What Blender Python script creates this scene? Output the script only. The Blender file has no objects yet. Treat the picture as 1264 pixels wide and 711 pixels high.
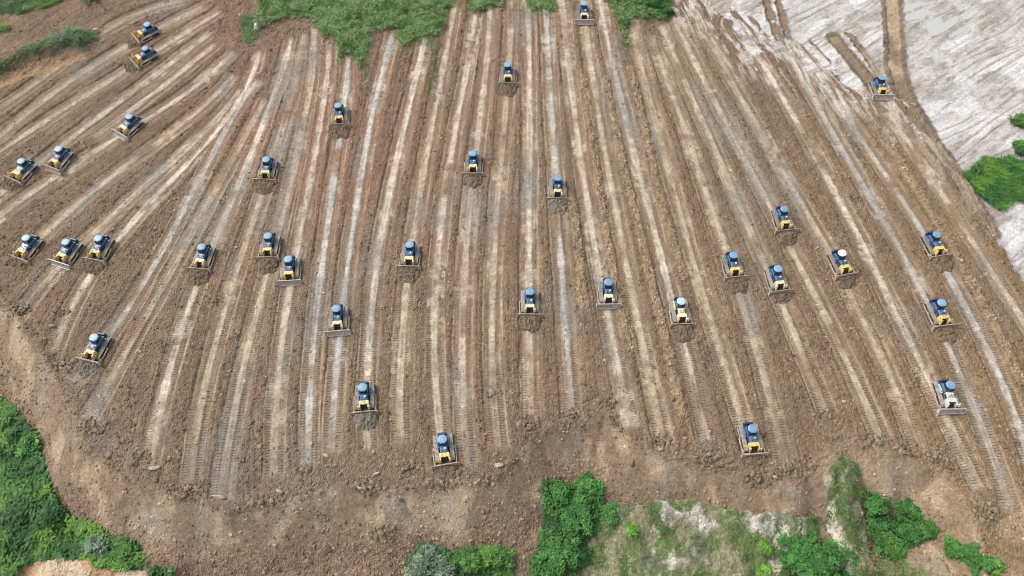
import bpy, bmesh, math, random
import numpy as np
from mathutils import Vector, Matrix

random.seed(7)
rng = np.random.default_rng(7)
SC = bpy.context.scene
COL = SC.collection

# ------------------------------------------------------------------ camera, sky, sun, exposure
CAM_H, PITCH, LENS = 112.0, 62.0, 24.0
cam = bpy.data.cameras.new('camera'); cam.lens = LENS; cam.sensor_width = 36.0
cam.clip_start = 1.0; cam.clip_end = 6000.0
camo = bpy.data.objects.new('camera', cam); COL.objects.link(camo)
camo.location = (0, 0, CAM_H); camo.rotation_euler = (math.radians(90 - PITCH), 0, 0)
SC.camera = camo

SUN_EL, SUN_AZ = 48.0, -62.0          # azimuth measured from +Y (away from the camera) to +X
w = bpy.data.worlds.new('World'); SC.world = w; w.use_nodes = True
nt = w.node_tree; nt.nodes.clear()
sky = nt.nodes.new('ShaderNodeTexSky'); sky.sky_type = 'NISHITA'; sky.sun_disc = False
sky.sun_elevation = math.radians(SUN_EL); sky.sun_rotation = math.radians(SUN_AZ)
sky.air_density = 1.0; sky.dust_density = 4.0; sky.ozone_density = 1.0
hsv = nt.nodes.new('ShaderNodeHueSaturation'); hsv.inputs['Saturation'].default_value = 0.30
bg = nt.nodes.new('ShaderNodeBackground'); bg.inputs['Strength'].default_value = 0.14
wo = nt.nodes.new('ShaderNodeOutputWorld')
nt.links.new(sky.outputs[0], hsv.inputs['Color']); nt.links.new(hsv.outputs[0], bg.inputs['Color'])
nt.links.new(bg.outputs[0], wo.inputs['Surface'])
sl = bpy.data.lights.new('sun', 'SUN'); sl.energy = 1.15; sl.angle = math.radians(18); sl.color = (1.0, 0.965, 0.91)
so = bpy.data.objects.new('sun', sl); COL.objects.link(so)
az, el = math.radians(SUN_AZ), math.radians(SUN_EL)
sd = Vector((math.sin(az) * math.cos(el), math.cos(az) * math.cos(el), math.sin(el)))
so.rotation_euler = sd.to_track_quat('Z', 'Y').to_euler()
so.location = sd * 200
SC.view_settings.view_transform = 'Standard'; SC.view_settings.look = 'None'
SC.view_settings.gamma = 1.0; SC.view_settings.use_curve_mapping = False
SC.view_settings.exposure = 0.70
SC.cycles.filter_width = 1.0

# ------------------------------------------------------------------ maths
W0, H0 = 1264.0, 711.0
F = LENS / 36.0 * W0
TH = math.radians(90 - PITCH); CT, ST = math.cos(TH), math.sin(TH)

def project(x, y, z):
    dz = z - CAM_H
    cy = y * CT + dz * ST
    cz = np.minimum(-y * ST + dz * CT, -1.0)
    return W0 / 2 + F * x / -cz, H0 / 2 - F * cy / -cz

def unproj0(u, v, z=0.0):
    rx = (np.asarray(u, float) - W0 / 2) / F; ry = -(np.asarray(v, float) - H0 / 2) / F
    dy = ry * CT + ST; dz = ry * ST - CT
    t = (z - CAM_H) / dz
    return rx * t, dy * t

def sstep(a, b, x):
    t = np.clip((x - a) / (b - a), 0, 1)
    return t * t * (3 - 2 * t)

def hash2(ix, iy, seed):
    h = ix.astype(np.uint32) * np.uint32(374761393) + iy.astype(np.uint32) * np.uint32(668265263) + np.uint32((seed * 2654435761) & 0xffffffff)
    h = (h ^ (h >> np.uint32(13))) * np.uint32(1274126177)
    h = h ^ (h >> np.uint32(16))
    h = h * np.uint32(2246822519); h = h ^ (h >> np.uint32(15))
    return h.astype(np.float32) / np.float32(4294967295.0)

def vn(x, y, seed=0):
    fx = np.floor(x); fy = np.floor(y)
    ix = fx.astype(np.int64); iy = fy.astype(np.int64)
    tx = (x - fx); ty = (y - fy)
    tx = tx * tx * (3 - 2 * tx); ty = ty * ty * (3 - 2 * ty)
    a = hash2(ix, iy, seed); b = hash2(ix + 1, iy, seed)
    c = hash2(ix, iy + 1, seed); d = hash2(ix + 1, iy + 1, seed)
    return (a + (b - a) * tx) * (1 - ty) + (c + (d - c) * tx) * ty

def fbm(x, y, seed=0, octv=4, gain=0.5):
    s = 0; a = 1.0; n = 0.0
    for k in range(octv):
        ca, sa = math.cos(0.7 * k + 0.3), math.sin(0.7 * k + 0.3)
        s = s + a * vn((x * ca - y * sa) * 2 ** k + 13.1 * k, (x * sa + y * ca) * 2 ** k + 7.7 * k, seed + k)
        n += a; a *= gain
    return s / n

def inpoly(u, v, P):
    P = np.array(P, float)
    out = np.zeros(u.shape, bool)
    sel = (u >= P[:, 0].min()) & (u <= P[:, 0].max()) & (v >= P[:, 1].min()) & (v <= P[:, 1].max())
    uu, vv = u[sel], v[sel]
    r = np.zeros(uu.shape, bool)
    j = len(P) - 1
    for i in range(len(P)):
        xi, yi = P[i]; xj, yj = P[j]
        if yi != yj:
            c = ((yi > vv) != (yj > vv)) & (uu < (xj - xi) * (vv - yi) / (yj - yi) + xi)
            r ^= c
        j = i
    out[sel] = r
    return out

def seg_dist(x, y, pts):
    best = np.full(x.shape, 1e9, np.float32)
    for (ax, ay), (bx, by) in zip(pts[:-1], pts[1:]):
        dx, dy = bx - ax, by - ay; L2 = dx * dx + dy * dy + 1e-9
        t = np.clip(((x - ax) * dx + (y - ay) * dy) / L2, 0, 1)
        d = np.hypot(x - ax - t * dx, y - ay - t * dy)
        best = np.minimum(best, d)
    return best

def smooth_poly(pts, n=3):
    P = [np.array(p, float) for p in pts]
    out = []
    for i in range(len(P) - 1):
        p0 = P[max(i - 1, 0)]; p1 = P[i]; p2 = P[i + 1]; p3 = P[min(i + 2, len(P) - 1)]
        for k in range(n):
            t = k / n
            out.append(0.5 * ((2 * p1) + (-p0 + p2) * t + (2 * p0 - 5 * p1 + 4 * p2 - p3) * t * t + (-p0 + 3 * p1 - 3 * p2 + p3) * t ** 3))
    out.append(P[-1])
    return np.array(out)

# ------------------------------------------------------------------ ground layout traced on the ground plane
LIP_PX = [(-400, -60), (-60, 262), (0, 352), (28, 405), (62, 452), (88, 495), (108, 545), (160, 590), (235, 614), (275, 622), (345, 615),
          (400, 596), (470, 603), (530, 594), (575, 592), (620, 580), (655, 528), (700, 522), (745, 512), (790, 545), (820, 558), (880, 566),
          (930, 580), (985, 588), (1020, 560), (1080, 556), (1120, 560), (1165, 578), (1208, 640), (1222, 690), (1226, 800), (1226, 1100)]
LIPX, LIPY = unproj0([p[0] for p in LIP_PX], [p[1] for p in LIP_PX])
LIP = list(zip(LIPX, LIPY))
PAD = LIP + [(3000, -300), (3000, 4000), (-3000, 4000), (-3000, 300)]
WHITE_PX = [(838, -40), (862, 0), (880, 14), (905, 22), (935, 60), (962, 66), (990, 62), (1006, 74), (1030, 98), (1052, 112), (1080, 112), (1112, 122),
            (1130, 128), (1142, 160), (1168, 190), (1190, 215), (1212, 255), (1236, 300), (1264, 342), (1330, 430), (1700, 500), (1700, -200), (838, -200)]
WX, WY = unproj0([p[0] for p in WHITE_PX], [max(p[1], -140) for p in WHITE_PX])
WHITE = list(zip(WX, WY))

def H(x, y, fine=True):
    """large-scale relief: flat pad, dump slope beyond its lip, lower clay floor, small mounds"""
    x = np.asarray(x, np.float32); y = np.asarray(y, np.float32)
    nx = x + 2.2 * (fbm(x / 6, y / 6, 51, 3) - .5); ny = y + 2.2 * (fbm(x / 6, y / 6, 61, 3) - .5)
    d = seg_dist(nx, ny, LIP)
    d = np.where(inpoly(nx, ny, PAD), -d, d)
    dd = np.maximum(d, 0)
    drop = 0.52 * np.minimum(dd, 10.5) + 0.16 * np.clip(dd - 10.5, 0, 40)
    z = -drop * sstep(-0.5, 1.5, d)
    hum = sstep(9, 14, d)
    z = z + hum * (fbm(x / 9, y / 9, 71, 3) - 0.5) * 3.0
    z = z + (fbm(x / 14, y / 14, 81, 2) - .5) * 0.5
    dw = seg_dist(x, y, WHITE); dw = np.where(inpoly(x, y, WHITE), dw, -dw)
    z = z - 0.55 * sstep(-0.9, 1.3, dw)
    # grassy bank top left, eroded knoll bottom right
    for (pts, hh, rr) in MOUNDS:
        dm = seg_dist(x, y, pts)
        z = z + hh * (1 - sstep(0.15 * rr, rr, dm + 1.2 * (fbm(x / 2, y / 2, 91, 3) - .5)))
    return z, d, dw

def gpath(px): return list(zip(*unproj0([p[0] for p in px], [p[1] for p in px])))
MOUNDS = [(gpath([(-30, 95), (30, 72), (95, 52)]), 2.3, 5.5),
          (gpath([(1030, 580), (1048, 630), (1065, 690)]), 2.2, 5.0),
          (gpath([(985, 640), (1030, 690)]), 1.6, 4.0),
          (gpath([(30, 715), (110, 708), (190, 712)]), 2.0, 5.0)]

def ground_pt(u, v):
    z = 0.0
    for _ in range(12):
        x, y = unproj0(u, v, z)
        z = 0.5 * z + 0.5 * float(H(np.array([x]), np.array([y]))[0][0])
    return float(x), float(y), z

def fair(px, extend=2.5):
    """a fair curve through the traced points, run on a little past its lower end"""
    P = np.array(gpath(px)); t = np.concatenate([[0], np.cumsum(np.hypot(*np.diff(P, axis=0).T))])
    T = t / t[-1]; deg = 3 if len(P) > 5 else 2
    tt_ = np.linspace(0, 1 + extend / t[-1], 26)
    out = np.stack([np.polyval(np.polyfit(T, P[:, k], deg), tt_) for k in (0, 1)], 1)
    return out

# ---- blade lanes: (pixel polyline, pale-strip strength, tint) ; tint 0 cream 1 tan 2 grey-blue 3 pinkish
LANES = [
 ([(630,-30),(630,15),(628,71),(626,127),(623,165),(621,185),(616,223),(611,281),(607,355),(609,390),(609,471),(611,512),(615,540)], .8, 1),
 ([(606,-10),(604,18),(600,76),(595,132),(591,167),(585,205),(582,236),(581,269),(573,342),(572,370),(571,423),(571,466),(573,512),(576,560)], .75, 0),
 ([(590,5),(586,23),(573,89),(566,142),(559,185),(550,251),(543,307),(538,355),(536,368),(535,411),(535,451),(544,525),(551,585)], .85, 0),
 ([(562,0),(560,15),(548,76),(535,142),(530,172),(527,185),(520,238),(512,286),(506,320),(501,352),(500,368),(496,418),(495,481),(495,535)], .9, 1),
 ([(526,45),(522,61),(512,94),(502,147),(497,172),(491,190),(482,231),(472,284),(462,355),(459,368),(457,411),(453,466),(452,500),(454,545)], 1., 0),
 ([(486,36),(482,46),(474,81),(467,114),(455,157),(450,185),(444,238),(436,281),(428,352),(418,395),(416,428),(414,466),(410,545)], 1., 2),
 ([(431,68),(429,84),(426,127),(418,170),(407,251),(402,301),(395,352),(393,365),(387,418),(383,471),(381,560)], 1., 2),
 ([(408,50),(404,71),(398,140),(390,188),(382,223),(376,266),(368,301),(358,335),(357,370),(350,416),(343,466),(338,575)], .75, 0),
 ([(388,30),(385,90),(378,140),(368,193),(358,218),(349,266),(344,291),(334,322),(319,378),(304,443),(291,494),(280,560),(274,605)], .85, 1),
 ([(376,40),(362,110),(350,160),(336,205),(322,240),(314,262),(291,342),(278,368),(268,421),(256,469),(246,522),(236,580)], .7, 1),
 ([(360,45),(353,71),(340,116),(328,150),(311,185),(291,231),(273,276),(263,301),(247,337),(232,380),(219,436),(208,475),(197,505),(185,560)], 1., 0),
 ([(325,62),(299,99),(275,140),(261,183),(240,199),(202,236),(177,253),(157,276),(147,291),(124,315),(105,352),(85,392),(70,420)], 1., 0),
 ([(318,95),(290,140),(250,215),(233,246),(210,289),(192,322),(175,352),(167,368),(152,398),(117,435),(100,460)], .8, 2),
 ([(330,120),(305,160),(278,215),(253,260),(225,315),(200,352),(178,390),(160,430),(140,462),(115,505)], .6, 1),
 ([(290,62),(250,95),(216,122),(182,147),(149,169),(111,190),(76,212),(38,238),(0,268)], .95, 0),
 ([(268,52),(235,78),(195,110),(160,138),(124,164)], .8, 0),
 ([(262,38),(210,78),(172,107),(140,133),(90,168),(45,203),(10,232),(-40,272)], .9, 0),
 ([(275,12),(253,25),(223,43),(195,61),(166,80),(96,124),(51,152),(13,177),(-30,205)], .85, 1),
 ([(258,5),(223,23),(195,33),(168,50),(134,68),(106,89),(56,121),(5,165),(-30,192)], .7, 1),
 ([(290,90),(235,140),(200,175),(177,193),(142,210),(121,233),(89,256),(51,291),(25,323)], .9, 1),
 ([(300,108),(262,150),(225,190),(197,213),(162,246),(132,274),(101,294),(75,327),(45,365),(15,398)], .8, 1),
 ([(230,0),(180,15),(120,40),(70,85),(20,120),(-30,150)], .4, 1),
 ([(651,-30),(651,15),(653,111),(656,177),(655,251),(654,301),(651,357),(654,411),(656,500)], .9, 0),
 ([(673,-30),(674,13),(678,73),(679,114),(684,177),(688,245),(691,307),(696,355),(699,421),(702,466),(706,505)], .95, 2),
 ([(692,-30),(694,0),(699,58),(708,116),(713,157),(716,185),(722,241),(729,289),(739,334),(751,381),(758,420),(765,443),(774,515)], .8, 0),
 ([(718,-30),(720,15),(725,51),(734,101),(740,139),(746,177),(753,218),(758,246),(764,289),(774,332),(778,357),(787,393),(794,418),(802,461),(810,497),(817,540)], .9, 1),
 ([(738,-20),(744,15),(755,51),(761,89),(767,134),(779,177),(789,218),(802,263),(812,301),(822,337),(836,390),(847,433),(858,466),(868,530)], .9, 0),
 ([(776,15),(782,30),(791,63),(799,101),(808,145),(817,185),(827,223),(840,263),(858,322),(868,365),(883,403),(896,451),(913,502),(928,560)], .7, 1),
 ([(806,40),(817,81),(830,122),(850,167),(855,185),(863,210),(875,246),(891,296),(908,346),(920,390),(934,428),(951,490),(966,560)], .8, 1),
 ([(815,25),(825,51),(848,101),(863,139),(878,175),(906,236),(926,281),(941,324),(963,370),(988,418),(1006,471),(1018,500)], .8, 1),
 ([(828,15),(840,38),(868,96),(888,132),(908,177),(941,238),(954,256),(970,287),(980,312),(1001,355),(1023,400),(1046,443),(1069,489),(1086,540)], .95, 1),
 ([(848,0),(860,18),(878,56),(906,94),(934,157),(950,190),(978,236),(998,263),(1023,314),(1044,343),(1054,370),(1072,395),(1092,446),(1112,502),(1132,550)], .8, 1),
 ([(905,30),(935,65),(965,109),(991,157),(1013,213),(1031,243),(1054,281),(1074,319),(1094,357),(1115,400),(1132,436),(1150,466),(1173,522),(1183,539),(1203,590)], .95, 0),
 ([(960,45),(980,71),(1006,127),(1034,167),(1059,213),(1082,256),(1102,291),(1122,332),(1137,355),(1160,395),(1172,430),(1191,474),(1213,522),(1230,570),(1245,620)], .8, 2),
 ([(980,40),(996,68),(1029,116),(1051,152),(1067,175),(1082,195),(1107,236),(1130,269),(1140,288),(1173,342),(1188,357),(1208,413),(1231,450),(1249,500),(1264,545),(1285,600)], .9, 2),
 ([(1032,48),(1060,85),(1084,108),(1096,134),(1112,165),(1143,213),(1175,261),(1203,294),(1226,332),(1241,357),(1264,395),(1300,455)], .75, 0),
]
BERMS = [
 [(718,89),(729,142),(735,195),(741,251),(751,301),(761,350),(769,373),(781,430)],
 [(749,96),(756,142),(767,188),(779,243),(794,301),(807,360),(817,403),(829,454),(842,510)],
 [(779,84),(789,127),(802,185),(815,238),(827,286),(845,342)],
 [(1100,180),(1130,235),(1165,285),(1195,340),(1225,400),(1260,470)],
 [(706,246),(712,290),(716,330),(722,380)],
]
ROADS = [  # dark churned tracks over the pale clay
 ([(1102,-80),(1102,0),(1105,51),(1108,89),(1122,125),(1150,175),(1185,225),(1220,285)], 2.6),
 ([(1030,44),(1052,72),(1078,102),(1092,130)], 1.9), ([(1048,40),(1070,66),(1090,100)], .8),
 ([(940,-20),(952,18),(962,45)], 1.2), ([(958,-10),(966,20),(972,42)], 1.0),
]

# ------------------------------------------------------------------ the sheet of ground: fine where the photograph looks, stretched to the horizon
NX, NY = 1200, 780
tt = np.linspace(-1, 1, NX)
q = np.linspace(0, 1, NY)
ys = 0.0 + 150.0 * (0.80 * q + 0.20 * q * q)
grow = np.array([1.0, 3, 8, 20, 50, 120, 300, 800, 2000, 4500])
ys_all = np.concatenate([-grow[::-1], ys, ys[-1] + grow])
wid = 92.0 + (139.0 - 92.0) * np.clip(ys_all / 150.0, 0, 1)
cols = np.concatenate([-1 - grow[::-1] / 100, tt, 1 + grow / 100])
X = np.empty((len(ys_all), len(cols)), np.float32)
g = len(grow)
for j, wd in enumerate(wid):
    X[j, g:-g] = tt * wd
    X[j, :g] = -wd - grow[::-1]; X[j, -g:] = wd + grow
Y = np.repeat(ys_all[:, None], len(cols), 1).astype(np.float32)
# break the regular rows a little so displaced clods do not line up
X[g:-g, g:-g] += ((hash2(np.arange(NX)[None, :] + np.zeros((NY, 1), int), np.arange(NY)[:, None] + np.zeros((1, NX), int), 5) - .5) * .07)
Y[g:-g, g:-g] += ((hash2(np.arange(NX)[None, :] + np.zeros((NY, 1), int), np.arange(NY)[:, None] + np.zeros((1, NX), int), 6) - .5) * .07)
shape = X.shape
x = X.ravel(); y = Y.ravel()
z0, dlip, dwhite = H(x, y)
U, V = project(x, y, z0)
onview = np.zeros(shape, bool); onview[g:-g, g:-g] = True; onview = onview.ravel()
pad = 1 - sstep(-0.6, 0.6, dlip + 1.2 * (fbm(x / 1.5, y / 1.5, 3, 3) - .5))
white = sstep(-0.6, 0.6, dwhite + (3.0 + 6 * sstep(110, 20, V)) * (fbm(x / 3.0, y / 3.0, 4, 4) - .5) + 26 * sstep(130, 60, V) * (U < 1090) * (fbm(x / 1.5 + y / 3.2, y / 7, 7, 4) - .56))

# nearest lane
BD = np.full(x.shape, 50.0, np.float32); BS = np.zeros_like(BD); BI = np.full(x.shape, -1, np.int32)
SGN = np.ones_like(BD); FADE = np.zeros_like(BD); REM = np.zeros_like(BD)
lane_paths = []
for li, (px, st, ti) in enumerate(LANES):
    gp = fair(px); lane_paths.append(gp)
    lo = gp.min(0) - 7; hi = gp.max(0) + 7
    sel = np.where((x > lo[0]) & (x < hi[0]) & (y > lo[1]) & (y < hi[1]))[0]
    xs, yv = x[sel], y[sel]
    bd = np.full(xs.shape, 1e9, np.float32); bs = np.zeros_like(bd); sg = np.ones_like(bd)
    acc = 0.0
    for (ax, ay), (bx, by) in zip(gp[:-1], gp[1:]):
        dx, dy = bx - ax, by - ay; L = math.hypot(dx, dy) + 1e-6
        rx, ry = xs - ax, yv - ay
        t = np.clip((rx * dx + ry * dy) / (L * L), 0, 1)
        d = np.hypot(rx - t * dx, ry - t * dy)
        m = d < bd
        bd[m] = d[m]; bs[m] = acc + t[m] * L; sg[m] = np.sign(rx * dy - ry * dx)[m]
        acc += L
    fd = sstep(0, 2.0, bs) * (1 - sstep(acc - 1.6, acc - 0.1, bs))
    m = bd < BD[sel]
    k = sel[m]
    BD[k] = bd[m]; BS[k] = bs[m]; BI[k] = li; SGN[k] = sg[m]; FADE[k] = fd[m]; REM[k] = acc - bs[m]
st_arr = np.array([l[1] for l in LANES] + [0.0], np.float32)[BI]
ti_arr = np.array([l[2] for l in LANES] + [1])[BI]
wob = (vn(BS / 12.0, BI * 3.7 + 0.5, 21) - .5) * 0.16
ad = np.abs(SGN * BD + wob)                       # distance across the lane
lane_in = FADE * (1 - white) * pad * (BI >= 0)
ed = 1.85 + 0.22 * (fbm(BS / 3.0, BI * 5.1 + SGN * 9.0, 22, 3) - .5)
flat = (1 - sstep(ed - 0.14, ed + 0.16, ad)) * lane_in      # scraped lane bed
berm = np.clip((1 - flat) * pad * (1 - white), 0, 1)
bm = np.zeros_like(x)
for b in BERMS:
    gp = fair(b, 0)
    lo = gp.min(0) - 4; hi = gp.max(0) + 4
    sel = np.where((x > lo[0]) & (x < hi[0]) & (y > lo[1]) & (y < hi[1]))[0]
    d = seg_dist(x[sel], y[sel], gp) + 0.9 * (fbm(x[sel] / 1.2, y[sel] / 1.2, 23, 3) - .5)
    bm[sel] = np.maximum(bm[sel], 1 - sstep(0.55, 1.0, d))
bm *= pad
road = np.zeros_like(x); roadedge = np.zeros_like(x)
for b, hw in ROADS:
    gp = smooth_poly(gpath(b), 3)
    d = seg_dist(x, y, gp) + 1.1 * (fbm(x / 1.3, y / 1.3, 24, 3) - .5)
    road = np.maximum(road, 1 - sstep(hw - .3, hw + .2, d))
    roadedge = np.maximum(roadedge, sstep(hw * .45, hw * .6, d) * (1 - sstep(hw - .2, hw + .3, d)))

# vegetation / bare-soil areas, found where they lie on the ground
eu = U + 9 * (fbm(x / 1.6, y / 1.6, 31, 4) - .5); ev = V + 9 * (fbm(x / 1.6, y / 1.6, 41, 4) - .5)
def area(*polys):
    m = np.zeros(x.shape, bool)
    for p in polys: m |= inpoly(eu, ev, p)
    return (m & onview).astype(np.float32)
eu0, ev0 = eu, ev
eu = U + 24 * (fbm(x / 2.2, y / 2.2, 33, 5, .65) - .5); ev = V + 24 * (fbm(x / 2.2, y / 2.2, 43, 5, .65) - .5)
A_field = area([(300,-90),(325,0),(320,18),(316,30),(330,30),(348,22),(383,22),(398,47),(416,48),(419,78),(424,67),(440,68),(444,86),(449,73),(455,33),(490,38),(495,58),(502,48),(543,46),(550,18),(557,8),(568,-90)],
               [(573,-90),(575,0),(581,15),(588,18),(598,8),(619,10),(624,-90)], [(645,-90),(645,0),(648,12),(664,15),(683,10),(686,-90)],
               [(751,-90),(751,0),(757,8),(766,30),(772,58),(774,30),(787,22),(807,20),(824,25),(828,-90)])
eu, ev = U + 60 * (fbm(x / 2.2, y / 2.2, 34, 5, .65) - .5), V + 60 * (fbm(x / 2.2, y / 2.2, 44, 5, .65) - .5)
A_fringe = area([(325,0),(320,18),(330,34),(348,26),(383,26),(398,50),(416,52),(419,82),(440,72),(444,88),(455,37),(490,42),(495,62),(543,50),(550,22),(568,0)], [(573,0),(581,18),(619,14),(624,0)], [(645,0),(648,15),(683,13),(686,0)], [(751,0),(757,12),(766,32),(787,26),(824,28),(828,0)])
eu, ev = eu0, ev0
A_field_thin = area([(452,40),(462,40),(458,110),(446,120)], [(528,45),(545,45),(536,125),(526,120)], [(764,30),(773,28),(776,60),(768,62)], [(496,50),(504,50),(498,75),(492,75)])
A_tl = area([(-60,-60),(95,-60),(82,0),(55,10),(20,18),(-60,20)], [(97,-40),(136,-40),(130,0),(105,7)], [(-40,33),(10,34),(14,38),(-40,45)])
A_bank = area([(-60,100),(0,93),(25,75),(58,60),(101,56),(121,46),(112,38),(89,35),(38,55),(0,78),(-60,90)], [(293,30),(304,20),(320,24),(319,44),(305,58),(299,46)])
A_bl = area([(-120,480),(0,492),(15,500),(30,522),(46,535),(52,565),(60,590),(75,625),(90,640),(120,648),(142,664),(162,668),(182,695),(165,704),(130,700),(108,688),(75,688),(50,692),(28,702),(10,730),(-120,760)],
            [(190,698),(212,704),(214,730),(190,730)])
A_mid = area([(670,599),(688,590),(698,604),(716,592),(739,594),(744,617),(741,650),(724,673),(739,683),(720,705),(703,740),(660,740),(655,690),(665,683),(668,658),(673,627)], [(500,760),(503,690),(520,672),(555,680),(600,676),(632,680),(630,760)])
A_mid = np.maximum(A_mid, area([(1064,606),(1078,612),(1090,632),(1104,650),(1110,630),(1118,618),(1126,620),(1133,645),(1152,645),(1150,660),(1130,668),(1110,690),(1090,688),(1076,658)], [(1165,668),(1185,672),(1210,688),(1232,696),(1226,708),(1195,696),(1165,684)]))
A_sparse = area([(740,645),(780,622),(850,616),(900,630),(965,636),(990,640),(960,780),(700,780),(728,672)], [(1018,585),(1036,562),(1054,570),(1064,595),(1062,622),(1078,690),(1060,760),(985,760),(990,640),(1010,636),(1022,650)],
                [(1060,720),(1085,690),(1120,680),(1160,690),(1180,720),(1190,780),(1060,780)])
A_right = area([(1190,218),(1200,208),(1214,196),(1290,198),(1320,250),(1250,250),(1236,262),(1212,244)], [(1244,150),(1290,140),(1290,158),(1250,157)], [(1248,180),(1290,175),(1290,195),(1256,192)])
A_orange = area([(0,715),(30,697),(75,689),(110,690),(150,702),(200,705),(215,790),(-20,790)])
A_gully = area([(958,650),(972,648),(968,690),(958,711),(950,780),(930,780),(945,700)], [(1018,628),(1034,600),(1030,640),(1045,665),(1056,680),(1044,700),(1024,660)], [(-10,536),(5,545),(6,578),(-10,590)])
A_tanroad = area([(1232,640),(1262,632),(1330,640),(1330,860),(1226,860),(1226,700)])
A_bankface = area([(-40,112),(10,90),(40,78),(100,58),(108,72),(70,84),(20,100),(-40,125)])
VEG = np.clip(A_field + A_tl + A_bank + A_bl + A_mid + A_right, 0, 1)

# ---- relief
clod = fbm(x / 0.9, y / 0.9, 101, 3, .8)
n4r = vn(x / .34, y / .34, 115)
clod2 = np.abs(fbm(x / 1.4, y / 1.4, 111, 3, .6) - .5) * 2
z = z0.copy()
rough = 0.18 + 0.75 * berm * (.45 + .55 * sstep(.4, .6, fbm(x / 4, y / 4, 117, 2)))
rough = np.where(dlip > 0.5, 0.28 + 0.6 * sstep(5, 10, dlip), rough)
rough *= (1 - .6 * white) * (1 - .6 * A_tanroad)
z += rough * ((clod - .5) * 0.36 + (n4r - .5) * .20) * onview
z += -0.17 * flat + 0.22 * bm + bm * (clod - .5) * 0.45
z += berm * lane_in * 0.10 * sstep(ed, ed + .5, ad)
z += lane_in * .16 * (fbm(SGN * BD * 2.4 + BI * 13.0, BS / 7.0, 119, 2) - .5)
z += -0.22 * road * white + 0.42 * roadedge * (0.4 + clod) * np.maximum(white, .2)
z -= .17 * np.exp(-((ad - ed - .05) / .14) ** 2) * lane_in * sstep(.35, .55, vn(BS / 4.0, BI * 6.1 + SGN, 118))
z += pad * (1 - white) * (BI >= 0) * .14 * (vn(SGN * BD * 3.0 + BI * 53.0, BS / 10.0, 259) - .5)
z += flat * 0.07 * (vn(BS / 1.4, BI * 2.2, 121) - .5)
z -= flat * 0.07 * sstep(.62, .72, ad) * (1 - sstep(1.5, 1.6, ad))        # track ruts
ridge = 1 - np.abs(fbm(x / 4.5, y / 7, 131, 4) - .5) * 4
ER = np.clip(A_sparse + A_gully + .6 * A_orange, 0, 1)
z += ER * (np.clip(ridge, -1, 1) * 0.75 + (fbm(x / .9, y / .9, 132, 3) - .5) * .5)
z -= A_gully * 0.5
# slumping furrows at the tips of the lanes
tip = np.exp(-((dlip - 0.2) / 1.3) ** 2) * (.35 + .65 * sstep(.45, .6, fbm(x / 5, y / 5, 143, 2)))
z += tip * (np.abs(fbm(x / 1.3, y / 0.8, 141, 4, .6) - .5) * 1.6 - .2) * (1 - white)
# streaks across the clay floor
sx, sy = unproj0([1000, 1095], [200, 140]); ang = math.atan2(sy[1] - sy[0], sx[1] - sx[0])
al = x * math.cos(ang) + y * math.sin(ang); ac = -x * math.sin(ang) + y * math.cos(ang)
al = al + 3.0 * (fbm(x / 9, y / 9, 152, 2) - .5); ac = ac + 2.4 * (fbm(x / 12, y / 12, 153, 2) - .5)
stk = .55 * fbm(al / 11, ac / 0.7, 151, 3, .6) + .45 * fbm(al / 3.0, ac / 1.6, 154, 3, .6)
z += white * (stk - .5) * 0.5

tyre = np.zeros_like(x); wi = np.where((white > .3) & onview)[0]
r2 = random.Random(5)
for k in range(30):
    c0_ = ac[wi].min() + (ac[wi].max() - ac[wi].min()) * (k + r2.random()) / 30
    bend = r2.uniform(-.004, .004); tilt = r2.uniform(-.10, .10) if k % 4 else r2.uniform(-.45, .45); am = al[wi].mean() + r2.uniform(-20, 20)
    aa = al[wi] - am; line = c0_ + tilt * aa + bend * aa * aa
    m_ = sstep(.35, .55, vn(aa / 9.0, np.full_like(aa, k * 3.3), 161))
    for sd2 in (-.95, .95):
        tyre[wi] = np.maximum(tyre[wi], np.exp(-((ac[wi] - line - sd2) / .20) ** 2) * m_)
z -= .12 * tyre
# ---- colour of the soil itself
def C(r, gg, b): return np.array([r, gg, b], np.float32)
def mix(a, b, t): return a + (b - a) * t[:, None]
n1 = fbm(x / 22, y / 22, 201, 3); n2 = fbm(x / 5, y / 5, 211, 4); n3 = fbm(x / 1.1, y / 1.1, 221, 3, .6); n4 = vn(x / .32, y / .32, 231)
warm = np.clip(sstep(900, 1230, U + 160 * (n1 - .5)), 0, 1)
red = sstep(420, 60, V + 250 * (n1 - .5)) * (1 - sstep(520, 800, U)) * sstep(100, 330, U)
col = np.repeat(C(.190, .136, .089)[None], len(x), 0)
col = mix(col, C(.168, .130, .094), sstep(.45, .7, n2))
col = mix(col, C(.228, .158, .086), .85 * warm)
col = mix(col, C(.200, .118, .084), .75 * red)
col = mix(col, C(.200, .112, .080), .42 * sstep(.58, .74, fbm(x / 3.2, y / 9, 241, 4)) * (1 - warm))
blob = np.exp(-((U - 380) / 110) ** 2 - ((V - 200) / 85) ** 2)
col = mix(col, C(.235, .120, .085), .9 * blob * sstep(.40, .6, fbm(x / 3.5, y / 6, 245, 4)))
col = mix(col, C(.178, .140, .104), .45 * sstep(330, 520, V) * sstep(620, 380, U))
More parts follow.
